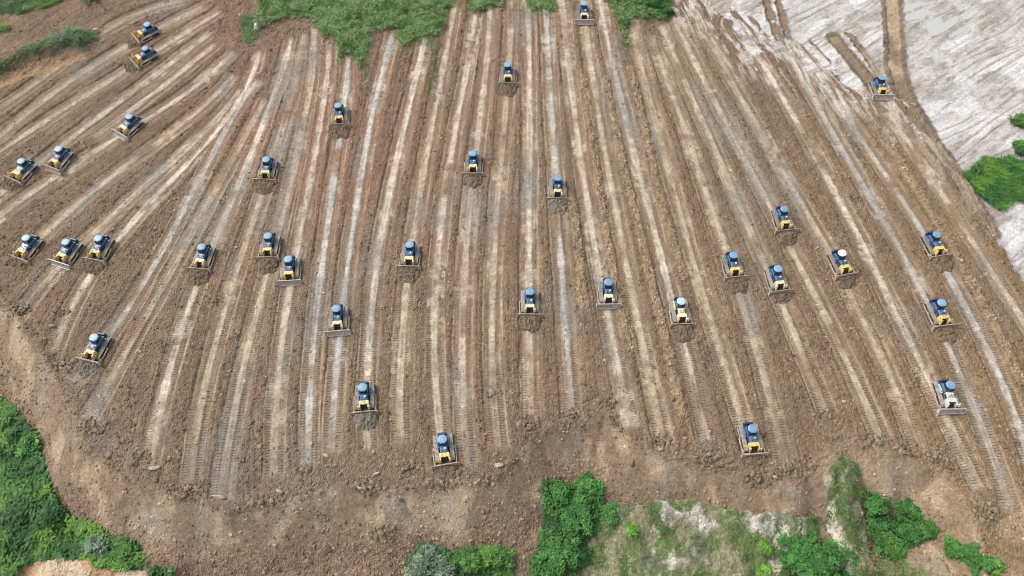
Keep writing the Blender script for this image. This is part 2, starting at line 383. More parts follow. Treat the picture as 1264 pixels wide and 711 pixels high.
# long streaks left by blades
strk = fbm(SGN * BD * 1.9 + BI * 31.0, BS / 24.0, 251, 3, .6)
strk2 = fbm(SGN * BD * 3.6 + BI * 31.0, BS / 18.0, 255, 2, .6)
col = mix(col, C(.300, .232, .165), .80 * sstep(.50, .70, strk * .5 + strk2 * .5) * (.35 * pad + .65 * flat))
strk3 = vn(SGN * BD * 4.6 + BI * 53.0, BS / 9.0, 257)
col = mix(col, C(.30, .238, .172), .42 * sstep(.66, .9, strk3) * pad * (BI >= 0))
col = mix(col, C(.115, .092, .074), .32 * sstep(.30, .08, strk3) * pad * (BI >= 0))
col = mix(col, C(.125, .100, .080), .35 * sstep(.52, .28, strk) * pad * (BI >= 0))
col = mix(col, C(.158, .110, .074), .5 * berm * sstep(.3, .5, n2) * (BI >= 0))
col = mix(col, C(.225, .172, .122), .30 * flat)
# pale compacted strip down the middle of a lane
pw = 0.58 + 0.30 * (vn(BS / 3.2, BI * 1.7, 261) - .5) + .25 * (vn(np.floor(BS / 1.5), BI * 11.0, 262) - .5)
pres = sstep(.28, .50, fbm(BS / 9.0, BI * 7.3 + .5, 263, 3) * .9 + .25 * (st_arr - .6) + .12 * (hash2(np.floor(BS / 1.9).astype(np.int64), BI.astype(np.int64), 264) - .5) + .06)
off = .22 * (vn(BS / 14.0, BI * 4.9, 265) - .5)
pale = (1 - sstep(pw - .28, pw + .26, np.abs(SGN * BD + wob + off) + .55 * (n3 - .5))) * pres * (.70 + .30 * sstep(.3, .55, n3)) * (.25 + .75 * sstep(1, 15, REM + 8 * (vn(BI * 3.1, BI * 1.7, 272) - .5))) * flat * st_arr
wide = (1 - sstep(1.4, 1.6, ad)) * sstep(.52, .68, fbm(BS / 6, BI * 3.3, 266, 3) * .8 + .2 * strk) * flat * .7 * sstep(.35, .6, n3)
tints = np.array([(.50, .43, .345), (.43, .36, .265), (.43, .41, .375), (.475, .38, .31)], np.float32)
pt = tints[ti_arr] * (0.82 + .36 * hash2(np.floor(BS / 1.3).astype(np.int64), BI.astype(np.int64), 267))[:, None]
greyp = sstep(.56, .68, fbm(x / 6, y / 11, 268, 3)) * (ti_arr == 2)
pt = mix(pt, C(.325, .325, .305), greyp)
paleA = np.clip(np.maximum(pale, wide * .8), 0, 1)
col = col + (pt - col) * (paleA * .90)[:, None]
lipl = np.exp(-((ad - ed + .10) / .13) ** 2) * lane_in * sstep(.45, .62, fbm(BS / 10, BI * 9.1 + SGN * 4, 269, 3))
col = mix(col, C(.36, .29, .215), .75 * lipl)
greyz = sstep(.60, .72, fbm(x / 7, y / 16, 271, 4)) * pad * (1 - white) * (1 - .5 * warm)
col = mix(col, C(.205, .195, .175), greyz * .6 * (.4 + .6 * flat))
col = mix(col, C(.30, .225, .15), bm * (.45 + .5 * n3))
# dump slope: dust fans, rubble at the toe
sl_m = sstep(0, 1.2, dlip)
fan = fbm(x / 2.6, y / 5.0, 281, 4)
col = mix(col, C(.212, .158, .110), sl_m * .75)
col = mix(col, C(.345, .268, .19), sl_m * .85 * sstep(.48, .70, fan) * (1 - sstep(6, 11, dlip)))
col = mix(col, C(.200, .143, .103), sl_m * .6 * sstep(6, 10, dlip))
col = mix(col, C(.26, .245, .22), sl_m * .4 * sstep(.56, .78, fbm(x / 3.1 + 40, y / 6, 291, 3)) * (1 - sstep(4, 8, dlip)))
col *= 1 + (C(1.0, .962, .915)[None] - 1) * (1 - paleA)[:, None]
# clay floor
wc = mix(np.repeat(C(.415, .40, .38)[None], len(x), 0), C(.31, .28, .25), sstep(.45, .60, stk * .45 + n2 * .55) * .95)
wc = mix(wc, C(.22, .175, .14), .75 * sstep(.53, .70, fbm(al / 6, ac / 1.1, 301, 4) * .6 + n3 * .4))
wc = mix(wc, C(.55, .54, .525), sstep(.55, .68, fbm(al / 8, ac / 3, 311, 4)) * .7)
wc = mix(wc, C(.27, .225, .185), .7 * tyre)
col = col + (wc - col) * white[:, None]
rc = mix(np.repeat(C(.195, .142, .095)[None], len(x), 0), C(.34, .26, .175), sstep(.50, .68, n2))
rc = mix(rc, C(.12, .095, .072), roadedge * (.4 + .6 * n3))
col = col + (rc - col) * (road * np.maximum(white, .5))[:, None]
# transition where brown fill thins out over the clay (top right)
tr = sstep(-16, 0, dwhite) * (1 - white) * sstep(300, 60, V) * pad
col = mix(col, C(.52, .46, .40), tr * .9 * sstep(.46, .62, fbm(SGN * BD * 1.3 + BI * 17, BS / 4, 321, 4)))
# other soils
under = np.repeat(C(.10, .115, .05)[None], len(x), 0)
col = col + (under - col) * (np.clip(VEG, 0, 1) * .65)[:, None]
spc = mix(np.repeat(C(.215, .20, .125)[None], len(x), 0), C(.50, .455, .395), sstep(.2, .7, ridge) * sstep(.40, .56, n2) * sstep(1085, 1060, U))
spc = mix(spc, C(.24, .175, .125), sstep(1055, 1075, U) * .8)
spc = mix(spc, C(.13, .16, .065), .8 * sstep(.44, .58, fbm(x / 2.4, y / 2.4, 331, 4)))
col = col + (spc - col) * A_sparse[:, None]
col = mix(col, C(.56, .49, .41), A_gully * .9)
oc = mix(np.repeat(C(.36, .22, .13)[None], len(x), 0), C(.46, .36, .26), sstep(.42, .6, n2))
col = col + (oc - col) * (A_orange * (1 - A_bl))[:, None]
col = mix(col, C(.31, .225, .14), A_tanroad * .8 * sstep(.3, .6, n2))
col = mix(col, C(.36, .235, .14), A_bankface * .8)
# outside the photograph: scrub
scrub = np.repeat(C(.11, .12, .06)[None], len(x), 0)
col = np.where(onview[:, None], col, scrub)
col *= (0.84 + 0.32 * n3)[:, None] * (0.80 + .40 * n4)[:, None]
col = np.clip(col, .01, .85)
wet = np.clip(greyp * paleA + .6 * greyz * paleA, 0, 1)

def make_ground():
    nr, nc = shape
    idx = np.arange(nr * nc).reshape(nr, nc)
    quads = np.stack([idx[:-1, :-1], idx[:-1, 1:], idx[1:, 1:], idx[1:, :-1]], -1).reshape(-1, 4)
    me = bpy.data.meshes.new('ground')
    me.vertices.add(nr * nc); me.vertices.foreach_set('co', np.stack([x, y, z], 1).astype(np.float32).ravel())
    me.loops.add(quads.size); me.loops.foreach_set('vertex_index', quads.ravel().astype(np.int32))
    me.polygons.add(len(quads)); me.polygons.foreach_set('loop_start', np.arange(0, quads.size, 4, dtype=np.int32))
    me.polygons.foreach_set('use_smooth', np.ones(len(quads), bool))
    me.update(calc_edges=True)
    a = me.attributes.new('soil', 'FLOAT_COLOR', 'POINT')
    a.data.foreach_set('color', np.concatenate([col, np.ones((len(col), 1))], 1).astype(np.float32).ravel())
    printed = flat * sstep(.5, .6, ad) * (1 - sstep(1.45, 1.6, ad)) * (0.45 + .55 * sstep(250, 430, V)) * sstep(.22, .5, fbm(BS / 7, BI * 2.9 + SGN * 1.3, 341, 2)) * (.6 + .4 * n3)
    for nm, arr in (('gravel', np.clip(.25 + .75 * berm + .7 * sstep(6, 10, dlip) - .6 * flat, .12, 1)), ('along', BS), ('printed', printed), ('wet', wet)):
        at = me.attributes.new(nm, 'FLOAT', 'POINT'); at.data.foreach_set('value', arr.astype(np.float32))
    o = bpy.data.objects.new('ground', me); COL.objects.link(o); o['kind'] = 'structure'
    return o

# ------------------------------------------------------------------ materials
def new_mat(name):
    m = bpy.data.materials.new(name); m.use_nodes = True
    t = m.node_tree; b = t.nodes['Principled BSDF']
    return m, t, b

def N(t, kind, **kw):
    n = t.nodes.new(kind)
    for k, v in kw.items(): setattr(n, k, v)
    return n

def math_node(t, op, a, b=None, clamp=False):
    n = N(t, 'ShaderNodeMath', operation=op); n.use_clamp = clamp
    for i, v in enumerate((a, b)):
        if v is None: continue
        if isinstance(v, (int, float)): n.inputs[i].default_value = v
        else: t.links.new(v, n.inputs[i])
    return n.outputs[0]

def soil_material():
    m, t, b = new_mat('soil')
    at = N(t, 'ShaderNodeAttribute', attribute_name='soil')
    geo = N(t, 'ShaderNodeNewGeometry')
    nz = N(t, 'ShaderNodeTexNoise'); nz.inputs['Scale'].default_value = 4.2; nz.inputs['Detail'].default_value = 6; nz.inputs['Roughness'].default_value = .75
    t.links.new(geo.outputs['Position'], nz.inputs['Vector'])
    nz2 = N(t, 'ShaderNodeTexVoronoi'); nz2.inputs['Scale'].default_value = 3.6
    t.links.new(geo.outputs['Position'], nz2.inputs['Vector'])
    mp = N(t, 'ShaderNodeMapRange'); mp.inputs['From Min'].default_value = .3; mp.inputs['From Max'].default_value = .7
    mp.inputs['To Min'].default_value = .62; mp.inputs['To Max'].default_value = 1.40
    t.links.new(nz.outputs['Fac'], mp.inputs['Value'])
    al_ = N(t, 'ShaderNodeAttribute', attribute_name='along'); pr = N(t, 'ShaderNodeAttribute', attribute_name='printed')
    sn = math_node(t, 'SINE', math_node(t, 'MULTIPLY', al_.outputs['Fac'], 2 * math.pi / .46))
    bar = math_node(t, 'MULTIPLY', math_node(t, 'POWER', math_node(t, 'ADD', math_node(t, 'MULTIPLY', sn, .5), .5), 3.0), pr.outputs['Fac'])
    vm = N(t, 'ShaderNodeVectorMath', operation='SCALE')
    fine = math_node(t, 'MULTIPLY', mp.outputs[0], math_node(t, 'SUBTRACT', 1.06, math_node(t, 'MULTIPLY', bar, .16)))  # crevice shade of the track-print grooves is put into the soil colour
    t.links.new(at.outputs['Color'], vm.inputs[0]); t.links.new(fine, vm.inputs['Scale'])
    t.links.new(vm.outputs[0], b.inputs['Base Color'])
    hgt = math_node(t, 'ADD', math_node(t, 'MULTIPLY', nz.outputs['Fac'], .13), math_node(t, 'MULTIPLY', bar, -.15))
    hgt = math_node(t, 'ADD', hgt, math_node(t, 'MULTIPLY', math_node(t, 'MULTIPLY', nz2.outputs['Distance'], -.20), N(t, 'ShaderNodeAttribute', attribute_name='gravel').outputs['Fac']))
    bp = N(t, 'ShaderNodeBump'); bp.inputs['Strength'].default_value = 1.0; bp.inputs['Distance'].default_value = 1.0
    t.links.new(hgt, bp.inputs['Height']); t.links.new(bp.outputs[0], b.inputs['Normal'])
    wt = N(t, 'ShaderNodeAttribute', attribute_name='wet')
    rg = N(t, 'ShaderNodeMapRange'); rg.inputs['To Min'].default_value = .93; rg.inputs['To Max'].default_value = .45
    t.links.new(wt.outputs['Fac'], rg.inputs['Value']); t.links.new(rg.outputs[0], b.inputs['Roughness'])
    b.inputs['Specular IOR Level'].default_value = .25
    return m

def paint(name, colr, mud=.25, rough=.45, mudcol=(.20, .15, .105), metal=0.0, scale=2.2, varobj=.12):
    m, t, b = new_mat(name)
    geo = N(t, 'ShaderNodeTexCoord')
    nz = N(t, 'ShaderNodeTexNoise'); nz.inputs['Scale'].default_value = scale; nz.inputs['Detail'].default_value = 6; nz.inputs['Roughness'].default_value = .7
    oi = N(t, 'ShaderNodeObjectInfo')
    ad_ = N(t, 'ShaderNodeVectorMath', operation='ADD'); sc = N(t, 'ShaderNodeVectorMath', operation='SCALE')
    cb = N(t, 'ShaderNodeCombineXYZ'); t.links.new(oi.outputs['Random'], cb.inputs[0]); t.links.new(oi.outputs['Random'], cb.inputs[1])
    t.links.new(cb.outputs[0], sc.inputs[0]); sc.inputs['Scale'].default_value = 37.0
    t.links.new(geo.outputs['Object'], ad_.inputs[0]); t.links.new(sc.outputs[0], ad_.inputs[1]); t.links.new(ad_.outputs[0], nz.inputs['Vector'])
    mr = N(t, 'ShaderNodeMapRange'); mr.inputs['From Min'].default_value = .66 - mud * .5; mr.inputs['From Max'].default_value = .80 - mud * .5
    t.links.new(nz.outputs['Fac'], mr.inputs['Value'])
    mx = N(t, 'ShaderNodeMix', data_type='RGBA')
    mx.inputs['A'].default_value = (*colr, 1); mx.inputs['B'].default_value = (*mudcol, 1)
    t.links.new(mr.outputs[0], mx.inputs['Factor'])
    hv = N(t, 'ShaderNodeHueSaturation')
    vr = N(t, 'ShaderNodeMapRange'); vr.inputs['To Min'].default_value = 1 - varobj; vr.inputs['To Max'].default_value = 1 + varobj
    t.links.new(oi.outputs['Random'], vr.inputs['Value']); t.links.new(vr.outputs[0], hv.inputs['Value'])
    t.links.new(mx.outputs['Result'], hv.inputs['Color']); t.links.new(hv.outputs[0], b.inputs['Base Color'])
    rr = N(t, 'ShaderNodeMapRange'); rr.inputs['To Min'].default_value = rough; rr.inputs['To Max'].default_value = .95
    t.links.new(mr.outputs[0], rr.inputs['Value']); t.links.new(rr.outputs[0], b.inputs['Roughness'])
    b.inputs['Metallic'].default_value = metal
    return m

def attr_mat(name, attr, rough=.85, transl=0.0, bump=0.0):
    m, t, b = new_mat(name)
    at = N(t, 'ShaderNodeAttribute', attribute_name=attr)
    nz = N(t, 'ShaderNodeTexNoise'); nz.inputs['Scale'].default_value = 9; nz.inputs['Detail'].default_value = 3
    geo = N(t, 'ShaderNodeNewGeometry'); t.links.new(geo.outputs['Position'], nz.inputs['Vector'])
    mp = N(t, 'ShaderNodeMapRange'); mp.inputs['To Min'].default_value = .7; mp.inputs['To Max'].default_value = 1.3
    t.links.new(nz.outputs['Fac'], mp.inputs['Value'])
    vm = N(t, 'ShaderNodeVectorMath', operation='SCALE')
    t.links.new(at.outputs['Color'], vm.inputs[0]); t.links.new(mp.outputs[0], vm.inputs['Scale'])
    t.links.new(vm.outputs[0], b.inputs['Base Color']); b.inputs['Roughness'].default_value = rough
    b.inputs['Specular IOR Level'].default_value = .2
    if bump:
        bp = N(t, 'ShaderNodeBump'); bp.inputs['Strength'].default_value = bump; bp.inputs['Distance'].default_value = .3
        t.links.new(nz.outputs['Fac'], bp.inputs['Height']); t.links.new(bp.outputs[0], b.inputs['Normal'])
    if transl:
        tr = N(t, 'ShaderNodeBsdfTranslucent'); t.links.new(vm.outputs[0], tr.inputs['Color'])
        ms = N(t, 'ShaderNodeMixShader'); ms.inputs[0].default_value = transl
        out = t.nodes['Material Output']
        t.links.new(b.outputs[0], ms.inputs[1]); t.links.new(tr.outputs[0], ms.inputs[2]); t.links.new(ms.outputs[0], out.inputs['Surface'])
    return m

M = {}
M['soil'] = soil_material()
M['roof_blue'] = paint('roof_blue', (.17, .30, .42), .18, .4)
M['roof_white'] = paint('roof_white', (.62, .63, .62), .16, .4)
M['roof_pale'] = paint('roof_pale', (.36, .50, .60), .12, .4)
M['blue'] = paint('blue_paint', (.07, .15, .27), .24, .4)
M['navy'] = paint('navy_paint', (.020, .042, .10), .18, .45)
M['whitepaint'] = paint('white_paint', (.60, .59, .55), .22, .4)
M['cream'] = paint('cream_paint', (.66, .58, .38), .22, .4)
M['yellow'] = paint('yellow_paint', (.76, .53, .16), .34, .4)
M['paleyellow'] = paint('pale_yellow_paint', (.76, .63, .34), .30, .4)
M['steel'] = paint('blade_steel', (.43, .455, .48), .16, .4, metal=.0, mudcol=(.30, .25, .20))
M['mudsteel'] = paint('muddy_steel', (.46, .40, .33), .50, .6, mudcol=(.28, .22, .165))
M['track'] = paint('track_steel', (.40, .37, .33), .30, .7, mudcol=(.33, .27, .205))
M['frame'] = paint('frame_steel', (.05, .043, .036), .3, .7)
M['dark'] = paint('dark_grille', (.018, .016, .015), .10, .6)
M['rubber'] = paint('black_pipe', (.02, .02, .02), .1, .5)
M['chrome'] = paint('chrome_rod', (.6, .6, .6), .05, .2, metal=.9)
M['clod'] = attr_mat('clod_soil', 'soil', .95, 0, .6)
M['leaf'] = attr_mat('leaf', 'leafcol', .6, .3)
M['stem'] = paint('stem_bark', (.12, .09, .06), .3, .9)
gm, gt, gb = new_mat('cab_glass')
gb.inputs['Base Color'].default_value = (.012, .02, .035, 1); gb.inputs['Roughness'].default_value = .08
M['glass'] = gm
wm, wtn, wb = new_mat('puddle_water')
wb.inputs['Base Color'].default_value = (.42, .42, .40, 1); wb.inputs['Roughness'].default_value = .06
wnz = N(wtn, 'ShaderNodeTexNoise'); wnz.inputs['Scale'].default_value = .8
wbp = N(wtn, 'ShaderNodeBump'); wbp.inputs['Strength'].default_value = .03; wtn.links.new(wnz.outputs['Fac'], wbp.inputs['Height']); wtn.links.new(wbp.outputs[0], wb.inputs['Normal'])
M['water'] = wm

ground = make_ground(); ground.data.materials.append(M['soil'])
ZG = z.reshape(shape)
jcore = np.arange(g, g + NY)
def zat(px, py):
    """height of the finished ground sheet at a point"""
    j = int(np.clip(np.searchsorted(ys_all, py), g, g + NY - 1))
    wd = wid[j]; i = int(np.clip(round((px / wd + 1) / 2 * (NX - 1)), 0, NX - 1)) + g
    return float(ZG[j, i])

# ------------------------------------------------------------------ mesh helpers
def mesh_obj(name, verts, faces, mat, parent=None, smooth=False, colattr=None):
    me = bpy.data.meshes.new(name); me.from_pydata([tuple(v) for v in verts], [], faces); me.update()
    if smooth: me.polygons.foreach_set('use_smooth', np.ones(len(me.polygons), bool))
    me.materials.append(mat)
    o = bpy.data.objects.new(name, me); COL.objects.link(o)
    if parent is not None: o.parent = parent
    return o

def fast_mesh(name, co, faces_n, nper, mat, cname=None, cols_=None, smooth=False):
    me = bpy.data.meshes.new(name); co = np.asarray(co, np.float32)
    me.vertices.add(len(co)); me.vertices.foreach_set('co', co.ravel())
    fi = np.asarray(faces_n, np.int32)
    me.loops.add(fi.size); me.loops.foreach_set('vertex_index', fi.ravel())
    me.polygons.add(len(fi)); me.polygons.foreach_set('loop_start', np.arange(0, fi.size, nper, dtype=np.int32))
    if smooth: me.polygons.foreach_set('use_smooth', np.ones(len(fi), bool))
    me.update(calc_edges=True)
    if cname:
        a = me.attributes.new(cname, 'FLOAT_COLOR', 'POINT')
        a.data.foreach_set('color', np.concatenate([cols_, np.ones((len(cols_), 1))], 1).astype(np.float32).ravel())
    me.materials.append(mat)
    return me

class B:
    """collects boxes, prisms and tubes into one mesh"""
    def __init__(s): s.v = []; s.f = []
    def box(s, x0, x1, y0, y1, z0, z1, tx=0.0, ty=0.0, tx1=None):
        n = len(s.v); tx1 = tx if tx1 is None else tx1
        s.v += [(x0, y0, z0), (x1, y0, z0), (x1, y1, z0), (x0, y1, z0), (x0 + tx, y0 + ty, z1), (x1 - tx1, y0 + ty, z1), (x1 - tx1, y1 - ty, z1), (x0 + tx, y1 - ty, z1)]
        s.f += [tuple(n + k for k in q_) for q_ in ((3, 2, 1, 0), (4, 5, 6, 7), (0, 1, 5, 4), (1, 2, 6, 5), (2, 3, 7, 6), (3, 0, 4, 7))]
        return s
    def prism(s, prof, y0, y1):
        """profile of (x, z) extruded across y"""
        n = len(s.v); k = len(prof)
        s.v += [(a, y0, b) for a, b in prof] + [(a, y1, b) for a, b in prof]
        s.f += [tuple(n + i for i in range(k)), tuple(n + k + i for i in reversed(range(k)))]
        s.f += [(n + i, n + k + i, n + k + (i + 1) % k, n + (i + 1) % k) for i in range(k)]
        return s
    def tube(s, p, q_, r, seg=10, r2=None):
        r2 = r if r2 is None else r2
        p = Vector(p); q_ = Vector(q_); d = (q_ - p).normalized()
        a = d.orthogonal().normalized(); b = d.cross(a); n = len(s.v)
        for c, rr in ((p, r), (q_, r2)):
            for i in range(seg):
                t = 2 * math.pi * i / seg
                s.v.append(tuple(c + a * rr * math.cos(t) + b * rr * math.sin(t)))
        s.f += [(n + i, n + (i + 1) % seg, n + seg + (i + 1) % seg, n + seg + i) for i in range(seg)]
        s.f += [tuple(n + i for i in reversed(range(seg))), tuple(n + seg + i for i in range(seg))]
        return s
    def bar(s, p, q_, w_, h_):
        p = Vector(p); q_ = Vector(q_); d = (q_ - p).normalized()
        up = Vector((0, 0, 1)); sd_ = d.cross(up)
        if sd_.length < 1e-3: sd_ = Vector((0, 1, 0))
        sd_.normalize(); up = sd_.cross(d); n = len(s.v)
        for c in (p, q_):
            for a, b in ((-1, -1), (1, -1), (1, 1), (-1, 1)):
                s.v.append(tuple(c + sd_ * a * w_ / 2 + up * b * h_ / 2))
        s.f += [tuple(n + k for k in q2) for q2 in ((0, 1, 2, 3), (7, 6, 5, 4), (0, 4, 5, 1), (1, 5, 6, 2), (2, 6, 7, 3), (3, 7, 4, 0))]
        return s
    def build(s, name, mat, parent=None, bevel=0.0, smooth=False):
        me = bpy.data.meshes.new(name); me.from_pydata(s.v, [], s.f); me.update()
        bm_ = bmesh.new(); bm_.from_mesh(me)
        bmesh.ops.recalc_face_normals(bm_, faces=bm_.faces)
        if bevel:
            bmesh.ops.bevel(bm_, geom=list(bm_.edges), offset=bevel, segments=1, affect='EDGES', clamp_overlap=True)
        bm_.to_mesh(me); bm_.free()
        me.materials.append(mat)
        o = bpy.data.objects.new(name, me); COL.objects.link(o)
        if parent is not None: o.parent = parent
        return o

def tag(o, label, cat, group=None, kind=None):
    o['label'] = label; o['category'] = cat
    if group: o['group'] = group
    if kind: o['kind'] = kind
    return o

# ------------------------------------------------------------------ the bulldozer (x forward, y left, origin on the ground under its middle)
def track_mesh():
    b = B(); R = .46; xa, xb = -1.72, 1.62; wv = .33
    straight = xb - xa; per = 2 * straight + 2 * math.pi * R; n = 46
    def at(sv):
        sv %= per
        if sv < straight: return (xa + sv, 2 * R + .06, 0.0)
        sv -= straight
        if sv < math.pi * R:
            a = math.pi / 2 - sv / R; return (xb + R * math.cos(a), R + .06 + R * math.sin(a), a - math.pi / 2)
        sv -= math.pi * R
        if sv < straight: return (xb - sv, .06, math.pi)
        sv -= straight
        a = -math.pi / 2 - sv / R; return (xa + R * math.cos(a), R + .06 + R * math.sin(a), a - math.pi / 2)
    pitch = per / n
    for i in range(n):
        cx, cz, a = at(i * pitch); ca, sa = math.cos(a), math.sin(a)
        for (l0, l1, h0, h1, ww) in ((-pitch * .44, pitch * .44, -.05, .0, wv), (-pitch * .40, -pitch * .16, .0, .11, wv)):
            k = len(b.v)
            for yy in (-ww, ww):
                for (l, h) in ((l0, h0), (l1, h0), (l1, h1), (l0, h1)):
                    b.v.append((cx + l * ca - h * sa, yy, cz + l * sa + h * ca))
            b.f += [tuple(k + q2 for q2 in f) for f in ((0, 1, 2, 3), (7, 6, 5, 4), (0, 4, 5, 1), (1, 5, 6, 2), (2, 6, 7, 3), (3, 7, 4, 0))]
    return b

def make_dozer():
    root = bpy.data.objects.new('bulldozer', None); COL.objects.link(root); root.empty_display_size = .5
    for s in (1, -1):
        tr = track_mesh().build('track', M['track'], root); tr.location = (0, s * 1.18, 0)
        fr = B().box(-1.6, 1.5, -.16, .16, .30, .66).box(-.5, .6, -.20, .20, .62, .80)
        for rx in (-1.2, -.7, -.2, .3, .8, 1.2): fr.tube((rx, -.2, .22), (rx, .2, .22), .13, 10)
        fr.build('track_frame', M['frame'], tr)
        sp = B().tube((-1.72, -.12, .52), (-1.72, .12, .52), .40, 18); sp.tube((-1.72, -.28, .52), (-1.72, .28, .52), .16, 12)
        for k in range(12):
            a = k * math.pi / 6; sp.bar((-1.72 + .36 * math.cos(a), 0, .52 + .36 * math.sin(a)), (-1.72 + .45 * math.cos(a), 0, .52 + .45 * math.sin(a)), .10, .08)
        sp.build('sprocket', M['frame'], tr)
        B().tube((1.62, -.13, .52), (1.62, .13, .52), .38, 18).tube((1.62, -.24, .52), (1.62, .24, .52), .12, 10).build('idler', M['frame'], tr)
    B().box(-2.1, 1.95, -.62, .62, .42, 1.02).build('hull', M['frame'], root, .04)
    # engine hood, slightly falling towards the radiator
    B().prism([(-.05, 1.0), (1.05, 1.0), (1.05, 1.80), (.8, 1.86), (-.05, 1.92)], -.56, .56).build('hood', M['blue'], root, .06)
    for s in (1, -1):
        B().box(.15, .95, s * .567 - .012, s * .567 + .012, 1.12, 1.62).build('engine_side_panel', M['navy'], root)
    B().tube((.78, -.22, 1.80), (.78, -.22, 2.45), .055, 10).tube((.78, -.22, 2.40), (.67, -.22, 2.52), .055, 10).build('exhaust_pipe', M['rubber'], root)
    B().tube((.45, .24, 1.82), (.45, .24, 2.12), .10, 12).tube((.45, .24, 2.12), (.45, .24, 2.28), .17, 12).tube((.45, .24, 2.28), (.45, .24, 2.34), .17, 12, .08).build('air_cleaner', M['whitepaint'], root)
    B().tube((.86, .20, 1.80), (.86, .20, 1.90), .08, 10).build('filler_cap', M['rubber'], root)
    # radiator guard: a yellow frame open to the front around a dark grille
    gd = B().box(1.06, 1.74, -.72, .72, 1.64, 1.88, .0, .0).box(1.06, 2.50, -.76, -.59, .62, 1.86, 0, 0, .22).box(1.06, 2.50, .59, .76, .62, 1.86, 0, 0, .22)
    gd.build('radiator_guard', M['yellow'], root, .025)
    B().box(1.66, 2.52, -.585, .585, .50, .74).build('front_crossmember', M['dark'], root)
    gr = B().box(1.50, 1.62, -.585, .585, .75, 1.63).build('grille', M['dark'], root)
    for k in range(6):
        zz = .90 + k * .13
        B().box(1.625, 1.655, -.50, .50, zz, zz + .035).build('grille_bar', M['frame'], gr)
    for s in (1, -1):
        lc = B().tube((2.20, s * .87, 2.32), (2.48, s * .87, 1.52), .085, 10).box(2.12, 2.36, s * .87 - .11, s * .87 + .11, 1.78, 2.02).build('lift_cylinder', M['yellow'], root)
        B().tube((2.49, s * .87, 1.50), (2.78, s * .87, .66), .042, 8).build('piston_rod', M['chrome'], lc)
    # cab
    B().box(-1.95, .05, -.69, .69, 1.03, 1.45, .05, .05).build('platform', M['navy'], root, .03)
    cab = B().box(-1.62, -.12, -.66, .66, 1.46, 1.98, .02, .02).build('cab_body', M['blue'], root, .03)
    for s in (1, -1):
        for xx in (-1.55, -.92, -.24):
            B().bar((xx, s * .60, 1.985), (xx * .90 - .09, s * .56, 2.785), .09, .09).build('post', M['navy'], cab)
        B().box(-1.50, -.30, s * .585 - .015, s * .585 + .015, 1.99, 2.76).build('window', M['glass'], cab)
    B().prism([(-.20, 1.99), (-.16, 1.99), (-.32, 2.77), (-.36, 2.77)], -.55, .55).build('windshield', M['glass'], cab)
    B().prism([(-1.60, 1.99), (-1.56, 1.99), (-1.48, 2.77), (-1.52, 2.77)], -.55, .55).build('rear_window', M['glass'], cab)
    oct_ = lambda hx, hy, c: [(hx, -hy + c), (hx, hy - c), (hx - c, hy), (-hx + c, hy), (-hx, hy - c), (-hx, -hy + c), (-hx + c, -hy), (hx - c, -hy)]
    rf = B(); layers = [(.64, .64, .34, 2.79), (.71, .71, .38, 2.84), (.71, .71, .38, 2.93), (.58, .58, .31, 3.01), (.28, .28, .14, 3.04)]
    for hx, hy, c, zz in layers: rf.v += [(-.92 + a, b_, zz) for a, b_ in oct_(hx, hy, c)]
    for L in range(len(layers) - 1):
        rf.f += [(L * 8 + i, L * 8 + (i + 1) % 8, L * 8 + 8 + (i + 1) % 8, L * 8 + 8 + i) for i in range(8)]
    rf.f += [tuple(reversed(range(8))), tuple(range(32, 40))]
    rf.build('roof', M['roof_blue'], root)
    for s in (1, -1):
        B().box(1.56, 1.70, s * .45 - .08, s * .45 + .08, 1.885, 2.0).build('work_light', M['whitepaint'], root)
        B().box(-1.75, -.05, min(s * .70, s * 1.02), max(s * .70, s * 1.02), 1.13, 1.21).box(-1.0, -.35, min(s * .72, s * .98), max(s * .72, s * .98), 1.211, 1.45, .05, .04).build('fender', M['blue'], root, .02)
        pa = B().bar((-.10, s * 1.72, .52), (2.86, s * 1.72, .46), .17, .26).box(-.28, .18, s * 1.56 - .14 * (s < 0), s * 1.56 + .14 * (s > 0), .34, .72).build('push_arm', M['mudsteel'], root, .02)
        B().bar((1.7, s * 1.72, .62), (2.84, s * 1.62, 1.08), .11, .11).build('brace', M['mudsteel'], pa)
    B().box(-2.42, -1.97, -.72, .72, .86, 1.78, .06, .08).build('fuel_tank', M['navy'], root, .04)
    B().box(-2.62, -2.43, -.22, .22, .50, .82).build('drawbar', M['frame'], root)
    # blade: concave mouldboard with thickness
    prof = []
    for k in range(9):
        t = k / 8; zz = .10 + 1.18 * t; prof.append((2.84 + .46 * (1 - t) ** 1.7 + .05 * t, zz))
    back = [(a - .10, zz) for a, zz in reversed(prof)]
    bl = B().prism(prof + back, -2.05, 2.05)
    bl.box(2.62, 2.84, -1.75, 1.75, .36, .52).box(2.62, 2.77, -1.75, 1.75, .92, 1.06)
    bld = bl.build('blade', M['steel'], root)
    B().box(3.24, 3.38, -2.06, 2.06, .02, .13).build('cutting_edge', M['mudsteel'], bld)
    for s in (1, -1):
        B().prism([(2.74, .12), (3.40, .04), (3.20, .55), (2.98, 1.31), (2.78, 1.31), (2.70, .7)], s * 2.055 if s < 0 else 2.055, s * 2.055 + s * .06).build('end_plate', M['mudsteel'], bld)
    B().prism([(2.80, 1.285), (2.92, 1.285), (2.90, 1.36), (2.80, 1.36)], -2.0, 2.0).build('spill_rail', M['mudsteel'], bld)
    return root

def children(o): return [c for c in bpy.data.objects if c.parent == o]
def tree_of(o):
    return (o, [(c, [(d, []) for d in children(c)]) for c in children(o)])
def copy_tree(node, parent=None):
    o, ch = node
    c = o.copy(); COL.objects.link(c)
    if parent is not None: c.parent = parent
    for n_ in ch: copy_tree(n_, c)
    return c

